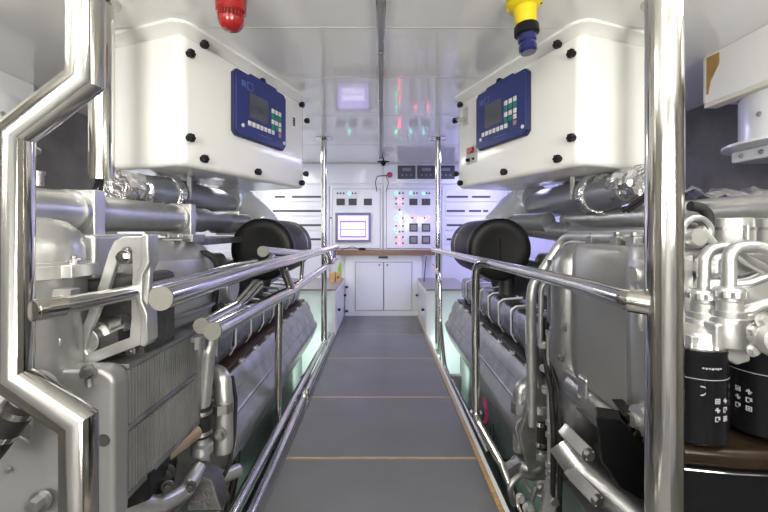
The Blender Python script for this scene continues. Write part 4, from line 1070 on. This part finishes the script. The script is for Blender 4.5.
# ------------------------------------------------------------------ exhaust ducts
for s in (-1, 1):
    lab = 'grey exhaust silencer with silver foil elbow behind the left black drum' if s < 0 else 'grey exhaust silencer with silver foil elbow behind the right black drum'
    t = thing('exhaust_duct', (s*1.08,2.3,1.2), lab, 'exhaust duct', 'exhaust ducts')
    zc = 1.285
    b = nb('pipegrey'); b.lathe([(.05,0),(.078,.10),(.092,.25),(.095,.85),(.08,1.0)], (s*1.10,1.72,zc), (0,1,0), 36); b.build('silencer', t)
    # foil wrapped forward part, crumpled
    b = nb('foil'); rings = []
    NR, NS = 20, 28
    for i in range(NR):
        y = 1.62+.30*i/(NR-1); ring = []
        cx_ = s*(1.13-.03*i/(NR-1)); rbase = .070+.012*math.sin(i*.9)
        for k in range(NS):
            g = 2*math.pi*k/NS; r = rbase+random.uniform(-.008,.008)
            ring.append(b.bm.verts.new((cx_+math.cos(g)*r, y+random.uniform(-.006,.006), zc+(.02 if s>0 else .0)+math.sin(g)*r)))
        rings.append(ring)
    for a, c_ in zip(rings, rings[1:]):
        for k in range(NS): b.face([a[k],a[(k+1)%NS],c_[(k+1)%NS],c_[k]])
    b.face(rings[0]); b.face(rings[-1]); b.build('foil_wrap', t, ang=25)
    b = nb('foil'); b.lathe([(.094,0),(.104,.01),(.098,.03),(.106,.045),(.094,.06)], (s*1.10,1.93,zc),(0,1,0),30); b.build('foil_band', t)
    # strap
    b = nb('silver2'); b.box((s*1.07-.014,2.2,zc+.06),(s*1.07+.014,2.24,CEIL-.62+.012)); b.box((s*1.0-.01,2.0,zc-.02),(s*1.0+.01,2.015,zc+.10)); b.build('hanger', t)
    # elbow
    b = nb('foil2'); pts = fillet([(s*.80,2.70,.99),(s*.84,2.78,1.12),(s*1.06,2.86,1.34),(s*1.10,2.74,1.33)], .14, 8)
    q2 = []
    for a_, c_ in zip(pts, pts[1:]):
        for k in range(3): q2.append(a_.lerp(c_, k/3))
    q2.append(pts[-1]); b.tube(q2, .112, 34)
    for v in b.bm.verts: v.co += V((random.uniform(-1,1),random.uniform(-1,1),random.uniform(-1,1)))*.0042
    b.build('duct_elbow', t, ang=14)
    b = nb('pipegrey'); b.lathe([(.062,0),(.062,.25)], (s*.90,2.55,1.15), (s*.5,-.9,0), 28); b.build('branch_pipe', t)
# foil seen above pipe at right
t = thing('foil_insulation', (1.45,1.2,1.2), 'crumpled silver foil insulation lying over the pipe at far right', 'foil insulation')
b = nb('foil'); rows = []
for i in range(26):
    rows.append([b.bm.verts.new((1.20+.60*i/25+random.uniform(-.006,.006), 1.42+.2*j/7, 1.205+.028*math.sin(math.pi*j/7)*(1+.5*math.sin(i*1.3))+random.uniform(-.014,.014)+.022)) for j in range(8)])
for a, c_ in zip(rows, rows[1:]):
    for j in range(7): b.face([a[j],a[j+1],c_[j+1],c_[j]])
bot_ = [r[0] for r in rows]
b.build('foil_sheet', t, ang=20)

# ------------------------------------------------------------------ lamps and added fill lights
def lamp(name, loc, size, rot, col, power, mname, label, group=None, body=True):
    """a lamp fixture or added fill light: housing, glowing diffuser, and the light it gives"""
    t = thing(name, loc, label, 'lamp', group)
    R3 = Matrix.Rotation(rot[2],4,'Z') @ Matrix.Rotation(rot[1],4,'Y') @ Matrix.Rotation(rot[0],4,'X')
    mt = Matrix.Translation(loc) @ R3
    w_, h_ = size
    nb('white').box((-w_/2-.015,-h_/2-.015,.002),(w_/2+.015,h_/2+.015,.04), mt).build('lamp_housing', t)
    nb(mname).box((-w_/2,-h_/2,-.004),(w_/2,h_/2,.0015), mt).build('diffuser', t)
    l = bpy.data.lights.new(name+'_light','AREA'); l.shape = 'RECTANGLE'; l.size = w_; l.size_y = h_; l.energy = power; l.color = col
    lo = bpy.data.objects.new(name+'_light', l); COL.objects.link(lo); lo.parent = t
    lo.matrix_parent_inverse = Matrix.Identity(4); lo.location = R3 @ V((0,0,-.012)); lo.rotation_euler = rot
    return t
H = math.pi/2
lamp('ceiling_fill', (0,-.75,CEIL-.045), (1.6,.6), (0,0,0), (1,.97,.90), 22, 'fill_white', 'large added white fill light overhead behind the camera position')  # added unseen fill light, no known fixture here
for x in (-.95,.95):
    lamp('rear_fill', (x,YF+.35,1.40), (.9,.7), (math.radians(122),0,0), (1,.97,.90), 50, 'fill_white', 'added white fill light behind the camera, %s one' % ('left' if x < 0 else 'right'), 'added rear fill lights')  # added unseen pair, standing in for bounced flash
for x in (-1.22,1.22):
    lamp('overhead_fill', (x,.45,CEIL-.045), (.7,.7), (0,0,0), (1,.98,.93), 5, 'fill_white', 'added square white fill light above the front end of the %s engine' % ('left' if x < 0 else 'right'), 'added overhead fill lights')  # added out of frame to light the near engine ends
lamp('strip_lamp', (1.70,3.4,CEIL-.50), (.28,1.1), (math.radians(50),0,0), (.45,.42,1), 15, 'tube_blue', 'violet blue strip lamp outboard of the right engine, hidden behind the cabinet', None)
lamp('strip_lamp', (-1.70,3.4,CEIL-.50), (.28,1.1), (math.radians(50),0,0), (.80,.85,1), 7, 'fill_white', 'added cool white fill strip outboard of the left engine', None)  # added unseen to light the left engine top from outboard
lamp('strip_lamp', (1.22,4.0,CEIL-.045), (.34,1.1), (0,0,0), (.84,.85,1), 14, 'tube_blue', 'added violet fill strip at the rear right of the ceiling', None)  # added behind the hanging cabinet to brighten the back wall and floor
lamp('strip_lamp', (-1.22,4.0,CEIL-.045), (.34,1.1), (0,0,0), (.93,.95,1), 13, 'fill_white', 'added cool white fill strip at the rear left of the ceiling', None)  # added out of sight as left counterpart, brightens the rear of the room
for x in (-.62,.62):
    lamp('bilge_lamp', (x,3.45,-.25), (.16,.12), (math.radians(100),0,0), (.75,1,.86), 5, 'tube_green', 'greenish lamp low in the bilge beside the %s locker' % ('left' if x<0 else 'right'), None)
    lamp('bilge_lamp', (x*1.06,2.3,-.48), (.06,.5), (math.radians(180),0,0), (.70,1,.85), .10, 'tube_green', 'greenish strip lamp in the bilge under the %s engine' % ('left' if x<0 else 'right'), None)
sc.view_settings.view_transform = 'Standard'; sc.view_settings.look = 'None'; sc.view_settings.gamma = 1
sc.view_settings.exposure = -0.34
w = bpy.data.worlds.new('world'); sc.world = w; w.use_nodes = True
w.node_tree.nodes['Background'].inputs['Color'].default_value = (.02,.02,.02,1)
